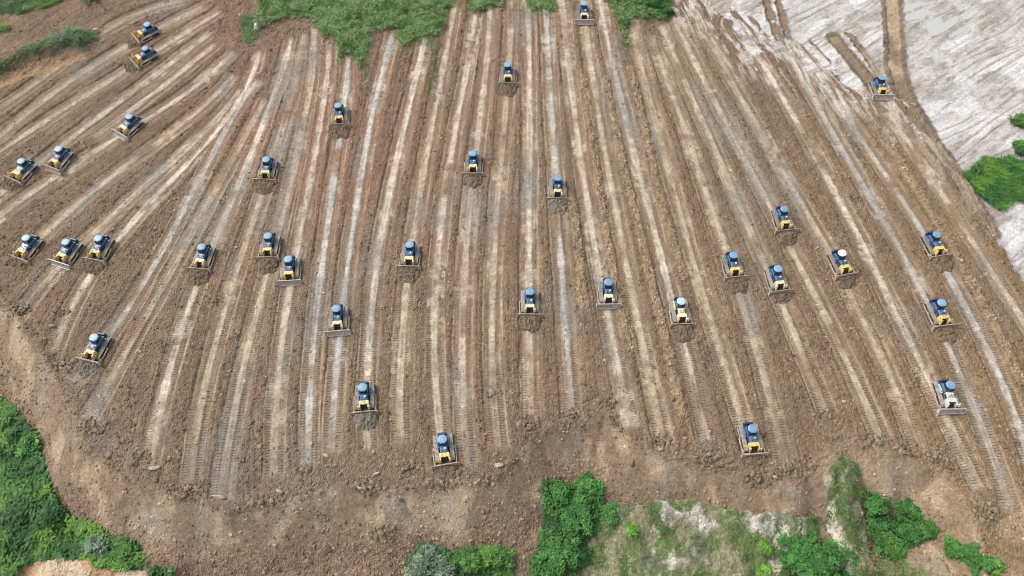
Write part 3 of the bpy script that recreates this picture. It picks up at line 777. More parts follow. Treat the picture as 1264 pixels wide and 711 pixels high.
# blade-foot pixel, track direction in the photograph, blade state, spoil pile length (0 none), variant, label
DOZERS = [
 ((168, 51), (-1, .52), 'mud', .9, '', 'farthest bulldozer at the top left corner, upper of a close pair', 'farthest top left bulldozer'),
 ((166, 81), (-1, .55), 'mud', 1.0, '', 'bulldozer just below the farthest top left one, rubble at its blade', 'second farthest top left bulldozer'),
 ((149, 169), (-1, .85), 'steel', 0, 'paleyellow', 'lone bulldozer with bare blade between the top left pair and the left edge pair', ''),
 ((18, 226), (-1, 1.0), 'mud', .8, 'whitehood', 'pale hooded bulldozer at the left edge, left one of the upper edge pair', 'bulldozer at the left edge in the upper pair'),
 ((66, 212), (-.85, 1), 'mud', 0, '', 'blue roofed bulldozer just right of the upper left edge one', ''),
 ((25, 323), (-.8, 1), 'mud', .5, 'whitehood', 'whitish hooded bulldozer, leftmost in the row of three near the left edge', 'leftmost bulldozer of the left edge three'),
 ((75, 328), (-.75, 1), 'steel', 0, '', 'middle bulldozer of the row of three near the left edge, steel blade', ''),
 ((118, 325), (-.55, 1), 'mud', 1.0, '', 'rightmost bulldozer of the row of three near the left edge, pushing dirt', 'rightmost bulldozer of the left edge three'),
 ((247, 336), (-.36, 1), 'mud', 1.4, 'paleyellow', 'bulldozer alone between the left row of three and the left centre pair', 'lone bulldozer left of the left centre pair'),
 ((111, 449), (-.55, 1), 'mud', 1.2, '', 'lone bulldozer nearest the lower left rim of the pad, above the green bank', 'lone bulldozer at the lower left rim'),
 ((420, 158), (-.03, 1), 'mud', 1.7, '', 'bulldozer just below the green grass field, pushing a dark brown pile', 'bulldozer below the grass field'),
 ((627, 107), (0, 1), 'mud', 1.7, 'paleyellow', 'bulldozer at upper centre left of the long grey strip, pushing dirt', 'bulldozer at upper centre'),
 ((328, 226), (-.25, 1), 'mud', 1.3, 'paleyellow', 'bulldozer above the close pair left of centre, pushing a dark heap', 'bulldozer above the left centre pair'),
 ((331, 322), (-.22, 1), 'mud', 1.7, '', 'upper left bulldozer of the close pair left of centre, pushing dark soil', 'upper bulldozer of the left centre pair'),
 ((358, 351), (-.1, 1), 'steel', 0, '', 'lower right bulldozer of the close pair left of centre, clean grey blade', ''),
 ((505, 333), (-.12, 1), 'mud', 1.5, 'paleyellow', 'bulldozer in the middle, just left of centre, crumbling dirt at its blade', 'bulldozer just left of the middle'),
 ((584, 218), (-.03, 1), 'mud', 1.6, 'paleyellow', 'bulldozer in the upper middle, left of the one on the red grey lane', 'upper middle bulldozer left of the red lane'),
 ((418, 413), (-.04, 1), 'steel', 0, 'cream', 'bulldozer with wide clean grey blade and cream radiator guard, left of centre', ''),
 ((451, 512), (0, 1), 'pale', 1.6, 'paleyellow', 'bulldozer in the lower left centre with a pale blade and grey dirt', 'lower left centre bulldozer'),
 ((551, 577), (.12, 1), 'pale', .9, '', 'nearest bulldozer at bottom centre, broken slabs at its blade', 'nearest bulldozer at bottom centre'),
 ((721, 30), (.05, 1), 'steel', 0, 'cream', 'bulldozer at the top edge near centre, steel blade, leaving the grass', ''),
 ((688, 249), (0, 1), 'mud', 1.8, 'paleyellow', 'bulldozer on the red grey lane just right of upper centre', 'bulldozer on the red grey lane'),
 ((654, 392), (0, 1), 'pale', 1.6, 'cream', 'bulldozer at the very centre of the pad with a dark pile', 'bulldozer at the very centre'),
 ((751, 380), (.08, 1), 'steel', 0, 'cream', 'bulldozer right of the central one with bare wide blade and no pile', ''),
 ((842, 404), (.2, 1), 'mud', 1.7, 'allcream', 'cream bodied bulldozer with a pale roof, right of centre', 'cream bodied bulldozer'),
 ((908, 346), (.3, 1), 'pale', 1.5, '', 'dark blue bulldozer right of centre, leftmost of three in a loose row', 'leftmost bulldozer of the loose right row'),
 ((970, 288), (.34, 1), 'mud', 1.5, '', 'bulldozer above the loose row of three at right, smooth brown pile ahead', 'bulldozer above the loose right row'),
 ((963, 363), (.35, 1), 'mud', .7, 'cream', 'pale fronted bulldozer in the middle of the loose row of three at right', 'middle bulldozer of the loose right row'),
 ((1044, 343), (.50, 1), 'mud', .9, 'whiteroof', 'white roofed bulldozer at right, rightmost of the loose row of three', 'white roofed bulldozer'),
 ((1160, 320), (.55, 1), 'mud', 1.6, '', 'bulldozer on orange soil at the right side, upper of the right edge two', 'upper right side bulldozer'),
 ((1165, 406), (.48, 1), 'pale', 1.6, '', 'bulldozer at the right side, lower of the right edge two pushing brown piles', 'lower right side bulldozer'),
 ((1172, 510), (.33, 1), 'steel', 0, 'whitefront', 'blue and white bulldozer at lower right with empty steel blade', ''),
 ((931, 564), (.25, 1), 'pale', .6, '', 'nearest bulldozer at lower right centre, by rubble near the rim', 'nearest bulldozer at lower right centre'),
 ((1089, 123), (.50, 1), 'steel', 0, '', 'bulldozer beside the pale clay floor at upper right, steel blade', ''),
]

# soil pile ahead of a blade
def soil_pile(name, loc, rz, length, width, hgt, seed, base):
    nx_, ny_ = 15, 25
    v = []; f = []
    for i in range(nx_):
        for j in range(ny_):
            a = i / (nx_ - 1); b_ = j / (ny_ - 1) * 2 - 1
            wobble = (1.08 - .38 * b_ * b_) * (1 + .06 * math.sin(seed * 1.7 + b_ * 6))
            px_ = a * length * wobble; py_ = b_ * width / 2 * (1 + .10 * a)
            prof = (1 - a) ** .8 * (0.35 + .65 * (1 - abs(b_) ** 3.0)) if a > 0.02 else (0.35 + .65 * (1 - abs(b_) ** 3))
            nz_ = float(fbm(np.array([px_ * 2.6 + seed * 11.0]), np.array([py_ * 2.6 + seed * 3.0]), 77, 3, .65)[0]) - .5
            edge = min(1, (1 - abs(b_)) * 7) * min(1, (1 - a) * 6)
            v.append((px_ + .12 * nz_, py_ + .15 * nz_, hgt * prof * edge + nz_ * .75 * edge - .12))
    for i in range(nx_ - 1):
        for j in range(ny_ - 1):
            f.append((i * ny_ + j, (i + 1) * ny_ + j, (i + 1) * ny_ + j + 1, i * ny_ + j + 1))
    n0 = len(v)
    # closed underneath
    bot = [(0, -width / 2, -.35), (length, -width / 2, -.35), (length, width / 2, -.35), (0, width / 2, -.35)]
    v += bot; f.append((n0 + 3, n0 + 2, n0 + 1, n0))
    me = bpy.data.meshes.new(name); me.from_pydata(v, [], f); me.update()
    a_ = me.attributes.new('soil', 'FLOAT_COLOR', 'POINT')
    cc = []
    for (px_, py_, pz_) in v:
        k = .62 + .85 * float(fbm(np.array([px_ * 2.0 + seed]), np.array([py_ * 2.0]), 78, 3)[0])
        cc += [base[0] * k, base[1] * k, base[2] * k, 1]
    a_.data.foreach_set('color', cc)
    me.materials.append(M['clod'])
    o = bpy.data.objects.new(name, me); COL.objects.link(o); o.location = loc; o.rotation_euler = (0, 0, rz)
    return o

proto = make_dozer()
ptree = tree_of(proto)
def slotmat(o, m):
    o.material_slots[0].link = 'OBJECT'; o.material_slots[0].material = m

dozer_xy = []
for i, ((bx, by), (dx, dy), blade, pile, var, label, ref) in enumerate(DOZERS):
    x0, y0, _ = ground_pt(bx, by); x1, y1, _ = ground_pt(bx - dx * 14, by - dy * 14)
    rz = math.atan2(y0 - y1, x0 - x1); fx, fy = math.cos(rz), math.sin(rz)
    cx, cy = x0 - fx * 3.1, y0 - fy * 3.1
    lx, ly = -fy, fx
    zs = {}
    for a in (-1.8, -1, 0, 1, 1.8):
        for s in (-1.1, 1.1): zs[(a, s)] = zat(cx + fx * a + lx * s, cy + fy * a + ly * s)
    zm = sum(zs.values()) / len(zs) + .02
    o = proto if i == 0 else copy_tree(ptree)
    pit = math.atan2(sum(v for (a, s), v in zs.items() if a > 0) / 4 - sum(v for (a, s), v in zs.items() if a < 0) / 4, 2.8)
    pit = max(-.08, min(.08, pit)); lift = 0.0
    o.location = (cx, cy, zm); o.rotation_euler = (0, -pit, rz); o.scale = (1, 1.07, .94)
    tag(o, label, 'bulldozer', 'bulldozers pushing soil across the pad')
    dozer_xy.append((cx, cy, fx, fy))
    for c in children(o):
        nm = c.name.split('.')[0]
        if nm == 'blade':
            if blade == 'mud': slotmat(c, M['mudsteel'])
            elif blade == 'pale':
                slotmat(c, M['mudsteel'])
            if blade == 'steel':
                for d_ in children(c): slotmat(d_, M['steel'])
            if not pile: c.location.z = .12
        if var in ('cream', 'paleyellow') and nm == 'radiator_guard': slotmat(c, M['cream'] if var == 'cream' else M['paleyellow'])
        if var == 'cream' and nm == 'lift_cylinder': slotmat(c, M['cream'])
        if var == 'whitehood' and nm == 'hood': slotmat(c, M['roof_pale'])
        if var == 'whitefront':
            if nm in ('radiator_guard', 'lift_cylinder', 'hood'): slotmat(c, M['whitepaint'])
            if nm == 'fender': slotmat(c, M['roof_pale'])
        if var == 'allcream':
            if nm in ('radiator_guard', 'lift_cylinder', 'hood', 'fender'): slotmat(c, M['cream'])
            if nm == 'roof': slotmat(c, M['roof_pale'])
        if var == 'whiteroof' and nm == 'roof': slotmat(c, M['roof_white'])
    if pile:
        ux, vx = project(np.array([cx]), np.array([cy]), np.array([0.0]))
        base = (.168, .122, .084) if ux[0] < 1100 else (.185, .130, .080)
        if i in (9, 18, 21): base = (.185, .158, .125)
        p = soil_pile('soil_pile', (x0 - fx * .05, y0 - fy * .05, zat(x0 + fx * .6, y0 + fy * .6) + .02), rz, 1.35 + pile * .95, 4.3, .6 + .36 * pile, i, base)
        tag(p, 'loose dark soil piled ahead of the ' + ref, 'soil pile', 'soil piles pushed by bulldozers')

# ------------------------------------------------------------------ loose clods, rocks, heaps
ONV = np.where(onview)[0]
XF, YF, ZF = x, y, z
cellw = (wid / NX)[:, None] * np.ones(shape[1])[None]           # relative cell area for even sampling
rowh = np.gradient(ys_all)[:, None]
cella = (cellw * np.abs(rowh)).ravel()
veg_all = np.clip(VEG, 0, 1)
def pick(weight, n):
    wgt = (weight * cella)[ONV].astype(np.float64); c = np.cumsum(wgt)
    return ONV[np.searchsorted(c, rng.random(n) * c[-1])]

OCT = np.array([(1, 0, 0), (0, 1, 0), (-1, 0, 0), (0, -1, 0), (0, 0, 1), (.7, .7, .5), (-.7, .6, .55), (0, 0, -.6)], np.float32)
OCTF = np.array([(0, 5, 4), (5, 1, 4), (1, 6, 4), (6, 2, 4), (2, 3, 4), (3, 0, 4), (0, 1, 5), (1, 2, 6)], np.int32)
def clod_mesh(name, P, size, colr, flatten=.6):
    n = len(P); k = len(OCT)
    a = rng.random(n) * 6.283; ca, sa = np.cos(a), np.sin(a)
    v = OCT[None] * (0.65 + .7 * rng.random((n, k, 1))) * size[:, None, None]
    v[:, :, 1] *= (.55 + .45 * rng.random((n, 1))); v[:, :, 2] *= flatten
    vx = v[:, :, 0] * ca[:, None] - v[:, :, 1] * sa[:, None]; vy = v[:, :, 0] * sa[:, None] + v[:, :, 1] * ca[:, None]
    co = np.stack([vx, vy, v[:, :, 2]], -1) + P[:, None, :]
    f = OCTF[None] + (np.arange(n) * k)[:, None, None]
    cc = np.repeat(colr[:, None, :], k, 1) * (.85 + .3 * rng.random((n, k, 1)))
    return fast_mesh(name, co.reshape(-1, 3), f.reshape(-1, 3), 3, M['clod'], 'soil', cc.reshape(-1, 3))

wgt = (berm * (.25 + .75 * sstep(.45, .65, fbm(x / 3, y / 3, 401, 3))) * pad + 1.1 * sl_m * sstep(3, 9, dlip) * (1 - sstep(14, 20, dlip)) + .25 * sl_m + 1.6 * tip + .10 * flat + 1.2 * bm + .25 * roadedge) * (1 - veg_all) * (1 - .9 * white) * (1 - .8 * ER)
ids = pick(wgt, 60000)
P = np.stack([x[ids], y[ids], z[ids]], 1) + np.concatenate([(rng.random((len(ids), 2)) - .5) * .2, np.zeros((len(ids), 1))], 1)
size = .07 + .29 * rng.random(len(ids)) ** 3.5
cl = col[ids] * (.75 + 1.15 * rng.random((len(ids), 1)) ** 1.5)
me = clod_mesh('loose_clods', P.astype(np.float32), size.astype(np.float32), np.clip(cl, 0, .6).astype(np.float32))
o = bpy.data.objects.new('loose_clods', me); COL.objects.link(o)
tag(o, 'loose brown clods strewn along the ridges, rim and dump slope', 'clods', kind='stuff')

def rock_mesh(name, sx_, sy_, sz_, seed, base):
    r = random.Random(seed); bm_ = bmesh.new()
    bmesh.ops.create_icosphere(bm_, subdivisions=2, radius=1.0)
    pl = [(Vector((r.uniform(-1, 1), r.uniform(-1, 1), r.uniform(-.4, 1))).normalized(), r.uniform(.45, .8)) for _ in range(7)]
    for v in bm_.verts:
        for n_, d_ in pl:
            k = v.co.dot(n_)
            if k > d_: v.co -= n_ * (k - d_)
        v.co *= 1 + r.uniform(-.06, .06)
        v.co.x *= sx_; v.co.y *= sy_; v.co.z *= sz_
    me_ = bpy.data.meshes.new(name); bm_.to_mesh(me_); bm_.free()
    a_ = me_.attributes.new('soil', 'FLOAT_COLOR', 'POINT'); cc = []
    for v in me_.vertices:
        k = r.uniform(.85, 1.15) * (1.0 if v.co.z > -.1 * sz_ else .8); cc += [base[0] * k, base[1] * k, base[2] * k, 1]
    a_.data.foreach_set('color', cc); me_.materials.append(M['clod'])
    return me_

ROCKS = [((191, 578), 2.3, .8, .5, 'pale', 'long pale slab lying on the lower left rim'), ((268, 613), 2.6, .7, .45, 'pale', 'long bent pale slab at the end of a lower left lane'),
 ((193, 593), .9, .6, .5, 'brown', 'brown boulder just below the long pale slab on the lower left rim'), ((345, 607), 1.3, .7, .5, 'pale', 'pale block at the rim right of the long bent slab'),
 ((403, 562), 1.4, .6, .45, 'pale', 'pale block left of the lower left centre lane end'), ((412, 575), 1.2, .5, .4, 'pale', 'thin tilted pale slab below the pale block at lower left centre'),
 ((463, 586), 1.5, .6, .4, 'pale', 'flat pale slab at the rim left of the nearest bulldozer'), ((445, 603), 1.3, .6, .4, 'pale', 'pale tilted slab lower left of the flat rim slab'),
 ((494, 617), 1.0, .7, .6, 'brown', 'brown boulder on the slope below the grey dirt'), ((616, 574), 1.9, .9, .5, 'pale', 'pale angular slab right of the nearest bulldozer'),
 ((566, 582), 1.0, .9, .5, 'brown', 'brown block beside the blade of the nearest bulldozer'), ((544, 578), 1.4, .6, .4, 'pale', 'pale slab leaning on the left end of the nearest bulldozer blade'),
 ((23, 404), 1.2, .5, .5, 'pale', 'white slab on the left rim at the left edge'), ((64, 402), 1.1, .6, .45, 'pale', 'white slab on the rim above the lone left bulldozer'),
 ((780, 572), 1.0, .8, .6, 'brown', 'brown boulder lying alone on the dusty slope right of centre'), ((816, 555), .9, .5, .4, 'pale', 'small pale stone in rubble right of centre'),
 ((831, 494), .8, .9, .6, 'brown', 'tan boulder in the ridge right of centre'), ((936, 592), 1.2, .9, .6, 'brown', 'angular tan block below the nearest lower right bulldozer'),
 ((957, 589), 1.3, .6, .5, 'pale', 'pale slab in rubble right of the nearest lower right bulldozer'), ((1042, 496), .9, .6, .5, 'pale', 'pinkish block beside rubble at the right'),
 ((1105, 553), 1.0, .4, .35, 'pale', 'small white stone at the rim below the right lanes'), ((633, 618), .7, .5, .4, 'brown', 'small brown stone on the slope at bottom centre'),
 ((318, 34), 1.6, 2.6, .9, 'white', 'white boulder beside the green tuft left of the grass field'), ((116, 38), 2.2, 1.2, .5, 'white', 'white clay lump on the grassy bank at top left')]
RC = {'pale': (.42, .355, .28), 'brown': (.22, .17, .125), 'white': (.56, .54, .50)}
for i, ((u, v), a, b_, c_, kind, lab) in enumerate(ROCKS):
    px_, py_, pz_ = ground_pt(u, v)
    o = bpy.data.objects.new('rock', rock_mesh('rock', a * .55, b_ * .55, c_, 100 + i, RC[kind])); COL.objects.link(o)
    o.location = (px_, py_, zat(px_, py_) + c_ * .30); o.rotation_euler = (random.uniform(-.2, .2), random.uniform(-.2, .2), random.uniform(-.5, .5) if a > b_ * 1.4 else random.uniform(0, 6))
    tag(o, lab, 'rock', 'rocks on the rim and slope')

HEAPS = [((115, 528), 4.5, 60, 'broken clods heaped at the lower left rim below the lone bulldozer'), ((76, 449), 3.2, 40, 'dark clod heap left of the lone lower left bulldozer'),
 ((228, 607), 3.0, 34, 'brown slabby clod heap beside the long bent slab'), ((173, 565), 3.0, 30, 'clod heap above the long pale slab at lower left'),
 ((325, 618), 2.6, 26, 'small clod heap at the rim right of the long bent slab'), ((372, 580), 2.4, 24, 'clod heap at the end of a lane at lower left centre'),
 ((456, 600), 3.6, 40, 'clod heap around pale slabs left of the nearest bulldozer'), ((505, 575), 3.4, 40, 'grey clod heap at the lane end left of the nearest bulldozer'),
 ((545, 597), 3.4, 44, 'brown slabby clods below the nearest bulldozer blade'), ((652, 520), 3.2, 40, 'cracked clod ridge at a lane end right of the nearest bulldozer'),
 ((610, 486), 2.2, 24, 'clod heap midway along a lane at centre'), ((706, 510), 3.0, 36, 'cracked grey clod ridge at a centre lane end'), ((748, 497), 3.0, 34, 'clod ridge at the lane end below the bare bladed bulldozer'),
 ((818, 545), 3.6, 44, 'crumbled clod heap at the rim right of centre'), ((876, 568), 3.4, 44, 'clod heap left of the nearest lower right bulldozer'),
 ((938, 588), 4.0, 56, 'slabby rubble heap below the nearest lower right bulldozer'), ((974, 578), 3.0, 36, 'slabby rubble right of the nearest lower right bulldozer'),
 ((1020, 512), 3.2, 40, 'clod heap beside a pinkish block at the right'), ((1085, 542), 3.0, 34, 'tan clod fan at a lane end at the right'), ((1122, 552), 3.2, 40, 'clod heap at the rim beside a small white stone'),
 ((1152, 563), 3.0, 36, 'clod heap at the right rim above the green shrubs'), ((1215, 630), 4.6, 60, 'wavy tan clod heap at the lower right rim'),
 ((25, 380), 3.4, 40, 'clod heap at the left edge rim'), ((75, 385), 2.6, 26, 'tan clod heap above the white slab at left'), ((475, 658), 3.6, 40, 'clod scatter on the slope at bottom centre left')]
gidx = np.arange(len(x))
for i, ((u, v), rad, n, lab) in enumerate(HEAPS):
    px_, py_, pz_ = ground_pt(u, v); n = int(n * 1.5)
    a = rng.random(n) * 6.283; rr = rad * .62 * np.sqrt(rng.random(n))
    ox, oy = rr * np.cos(a) * 1.15, rr * np.sin(a) * .6
    hh = np.clip(1 - rr / (rad * .62), 0, 1) * .35
    P = np.array([(px_ + q1, py_ + q2, zat(px_ + q1, py_ + q2) + q3) for q1, q2, q3 in zip(ox, oy, hh)], np.float32)
    size = (.13 + .42 * rng.random(n) ** 3).astype(np.float32)
    j = int(np.argmin((x - px_) ** 2 + (y - py_) ** 2))
    cj = col[max(0, j - 900):j + 900].mean(0); cl = (cj / cj[0] * min(max(float(cj[0]), .16), .22) * (.70 + .75 * rng.random((n, 1)))).astype(np.float32)
    c0 = np.array([px_, py_, zat(px_, py_)], np.float32)
    me = clod_mesh('clod_heap', P - c0, size, cl, .5)
    o = bpy.data.objects.new('clod_heap', me); COL.objects.link(o); o.location = c0
    tag(o, lab, 'clod heap', 'clod heaps at the lane ends', 'stuff')

# ------------------------------------------------------------------ puddles on the clay floor
PUD = [([(1118, 10), (1132, 4), (1152, 8), (1146, 18), (1124, 24), (1117, 20)], 'shallow grey puddle on the clay beside the dark haul track'),
       ([(1146, 28), (1160, 17), (1174, 18), (1181, 25), (1168, 36), (1152, 42)], 'grey puddle right of the shallow one on the clay'),
       ([(1168, 46), (1182, 38), (1194, 34), (1186, 44), (1174, 50)], 'small puddle sliver lower right of the two larger puddles')]
for px, lab in PUD:
    gp = np.array([ground_pt(*p)[:2] for p in px]); gp = smooth_poly(list(gp) + [gp[0]], 6)[:-1]
    c = gp.mean(0); sp_ = sorted(zat(c[0] + (p[0] - c[0]) * k, c[1] + (p[1] - c[1]) * k) for p in gp for k in (.2, .5, .8)); zs_ = sp_[int(len(sp_) * .72)]
    v = [((a - c[0]) * 1.15, (b_ - c[1]) * 1.15, 0) for a, b_ in gp]
    o = mesh_obj('puddle', v + [(p[0], p[1], -.3) for p in v], [tuple(range(len(v)))] + [(k, len(v) + k, len(v) + (k + 1) % len(v), (k + 1) % len(v)) for k in range(len(v))], M['water'])
    o.location = (c[0], c[1], zs_); o['kind'] = 'structure'; o['label'] = lab

# ------------------------------------------------------------------ vegetation
def leaf_mesh(name, P, length, width, up, colr, curl=.35):
    """leaf blades: two quads each, base to tip, leaning by 'up' (1 upright, 0 flat)"""
    n = len(P); a = rng.random(n) * 6.283
    upv = np.clip(up + .25 * (rng.random(n) - .5), -.3, 1.0); hz = np.sqrt(np.maximum(0, 1 - upv ** 2))
    d = np.stack([np.cos(a) * hz, np.sin(a) * hz, upv], 1)
    sd_ = np.stack([-np.sin(a), np.cos(a), .5 * (rng.random(n) - .5)], 1)
    d2 = d.copy(); d2[:, 2] -= curl * (1 + rng.random(n)); d2 /= np.linalg.norm(d2, axis=1)[:, None]
    L = length[:, None]; Wd = width[:, None]
    p0 = P; p1 = P + d * L * .5; p2 = p1 + d2 * L * .5
    co = np.stack([p0 - sd_ * Wd * .25, p0 + sd_ * Wd * .25, p1 + sd_ * Wd * .5, p1 - sd_ * Wd * .5, p2], 1)
    k = np.arange(n)[:, None] * 5
    f1 = np.concatenate([k, k + 1, k + 2], 1); f2 = np.concatenate([k, k + 2, k + 3], 1); f3 = np.concatenate([k + 3, k + 2, k + 4], 1)
    f = np.stack([f1, f2, f3], 1).reshape(-1, 3)
    cc = np.repeat(colr[:, None, :], 5, 1)
    return fast_mesh(name, co.reshape(-1, 3), f, 3, M['leaf'], 'leafcol', cc.reshape(-1, 3))

def palette(n, pal, jit=.25):
    pal = np.array(pal, np.float32); c = pal[rng.integers(0, len(pal), n)]
    t = rng.random((n, 1)).astype(np.float32); c2 = pal[rng.integers(0, len(pal), n)]
    return (c * t + c2 * (1 - t)) * (1 - jit + 2 * jit * rng.random((n, 1)).astype(np.float32))

G_BRIGHT = [(.14, .29, .05), (.18, .33, .065), (.11, .24, .045)]
G_MID = [(.085, .195, .045), (.11, .235, .055), (.06, .145, .038)]
G_DARK = [(.045, .12, .035), (.06, .155, .045), (.04, .10, .03)]
G_EMER = [(.07, .195, .05), (.095, .235, .058), (.05, .14, .04)]
G_GREY = [(.17, .22, .15), (.22, .26, .19), (.10, .15, .09)]
G_STRAW = [(.30, .27, .13), (.22, .23, .10), (.15, .20, .07)]

def cover(name, mask, dens, lmin, lmax, width, up, pals, label, cat, lump=1.0, hmax=0.0, lump_scale=2.0, curl=.35):
    tot = float((mask * cella * 2)[ONV].sum())
    n = int(tot * dens)
    ids = pick(mask, n)
    P = np.stack([x[ids], y[ids], z[ids]], 1).astype(np.float32); P[:, :2] += (rng.random((n, 2)) - .5) * .25
    lm = fbm(P[:, 0] / lump_scale, P[:, 1] / lump_scale, 501, 4)
    h_ = np.clip((lm - .25) * 2, 0, 1) * hmax
    P[:, 2] += h_ * rng.random(n) ** .4
    L = (lmin + (lmax - lmin) * rng.random(n)) * (.7 + .6 * lm)
    sel = fbm(P[:, 0] / (lump_scale * 1.6) + 31, P[:, 1] / (lump_scale * 1.6), 511, 3)
    c = np.zeros((n, 3), np.float32); edges = np.linspace(.32, .68, len(pals) + 1)[1:-1]
    k = np.digitize(sel + .06 * (rng.random(n) - .5), edges)
    for q_, p_ in enumerate(pals):
        m = k == q_; c[m] = palette(int(m.sum()), p_)
    me = leaf_mesh(name, P, L.astype(np.float32), (L * width).astype(np.float32), np.full(n, up), c, curl)
    o = bpy.data.objects.new(name, me); COL.objects.link(o)
    return tag(o, label, cat, kind='stuff')

G_FIELD = [(.24, .38, .14), (.31, .44, .19), (.18, .31, .11)]
G_PALE = [(.24, .29, .18), (.20, .25, .13), (.27, .29, .17)]
cover('grass_field', A_field, 36, .7, 1.4, .12, .62, [G_MID, G_FIELD, G_MID, G_FIELD, G_PALE, G_FIELD, G_MID, G_FIELD], 'tall green grass field along the top edge', 'grass', hmax=.8, lump_scale=1.5)
cover('field_fringe', A_fringe * (1 - A_field), 7, .4, .9, .14, .45, [G_PALE, G_FIELD, G_STRAW, G_MID], 'thin trampled grass along the lower fringe of the grass field', 'grass')
cover('weeds', A_field_thin, 7, .4, .8, .22, .5, [G_GREY, G_MID, G_MID], 'sparse weeds left on the ridges below the grass field', 'weeds')
cover('meadow', A_tl, 26, .6, 1.2, .15, .6, [G_MID, G_MID, G_GREY, G_BRIGHT], 'green scrub in the top left corner', 'scrub', hmax=.6)
cover('bank_grass', A_bank, 22, .5, 1.2, .14, .55, [G_MID, G_GREY, G_BRIGHT, G_GREY], 'grey green grass tufts on the bank at top left', 'grass', hmax=.4)
cover('bank_weeds', A_bl, 34, .45, 1.0, .42, .35, [G_DARK, G_EMER, G_MID, G_MID, G_BRIGHT], 'dense green weeds covering the bank at bottom left', 'weeds', hmax=1.1, lump_scale=2.0)
cover('slope_creeper', A_mid, 30, .35, .7, .6, .25, [G_DARK, G_EMER, G_EMER, G_MID], 'green creeper carpet at the slope foot, bottom centre', 'creeper', hmax=.9, lump_scale=1.8)
cover('sparse_grass', A_sparse * (.12 + .88 * sstep(.40, .56, fbm(x / 2.4, y / 2.4, 331, 4))), 30, .25, .7, .14, .5, [G_MID, G_STRAW, G_BRIGHT, G_STRAW, G_GREY], 'sparse tufts of grass on the eroded ground at bottom right', 'grass', hmax=.15)
cover('right_scrub', A_right, 36, .6, 1.4, .16, .45, [G_EMER, G_MID, G_EMER, G_BRIGHT], 'dense green scrub beside the clay at the right edge', 'scrub', hmax=.9, lump_scale=1.8)

def shrub(u, v, rad, hgt, pal, label, seed, n=None, leaf=.36, cat='shrub', name='shrub'):
    px_, py_, pz_ = ground_pt(u, v); pz_ = zat(px_, py_)
    hgt = hgt * .72
    root = bpy.data.objects.new(name, None); COL.objects.link(root); root.location = (px_, py_, pz_)
    n = n or int(900 * rad * rad / 2.2 + 500)
    # clumps of leaves on the ends of branches
    nc_ = max(9, int(7 * rad * rad)); cc = []
    st = B(); ph = (rng.random() * 6.283, rng.random() * 6.283, .4 + .6 * rng.random())
    for k in range(nc_):
        a = rng.random() * 6.283; lob = .72 + .28 * math.sin(2 * a + ph[0]) * ph[2] + .26 * math.sin(3 * a + ph[1]) + .16 * math.sin(5 * a + ph[0] * 2)
        rr = rad * lob * math.sqrt(rng.random()) * (.95 + .45 * rng.random())
        top = hgt * math.sqrt(max(.05, 1 - min(1, rr / rad) ** 2)) * (.45 + .75 * rng.random())
        cc.append((rr * math.cos(a), rr * math.sin(a), max(.25, top)))
        if k < 26:
            e = Vector(cc[-1]); mid = e * .5 + Vector((0, 0, .18 * hgt))
            st.tube((0, 0, -.2), mid, .05 + .015 * rad, 5, .035); st.tube(mid, e * .96, .035, 5, .012)
    st.build('stem', M['stem'], root)
    cc = np.array(cc, np.float32); ci = rng.integers(0, nc_, n)
    g3 = rng.normal(size=(n, 3)).astype(np.float32); g3 /= np.linalg.norm(g3, axis=1)[:, None]
    cr = (.30 + .10 * rad) * (.5 + 1.0 * rng.random(nc_))[ci]
    P = cc[ci] + g3 * (cr * rng.random(n) ** .45 * np.where(rng.random(n) < .16, 1.7, 1.0))[:, None] * np.array([1, 1, .75])
    P[:, 2] = np.maximum(P[:, 2], .05)
    tone = (.65 + .7 * rng.random(nc_))[ci][:, None]
    c = palette(n, pal, .2) * tone * 1.2
    L = (leaf * (.7 + .7 * rng.random(n))).astype(np.float32)
    me = leaf_mesh('foliage', P.astype(np.float32), L, L * .55, np.full(n, .25), c.astype(np.float32), .4)
    fo = bpy.data.objects.new('foliage', me); COL.objects.link(fo); fo.parent = root
    tag(root, label, cat, 'shrubs around the pad')
    return root

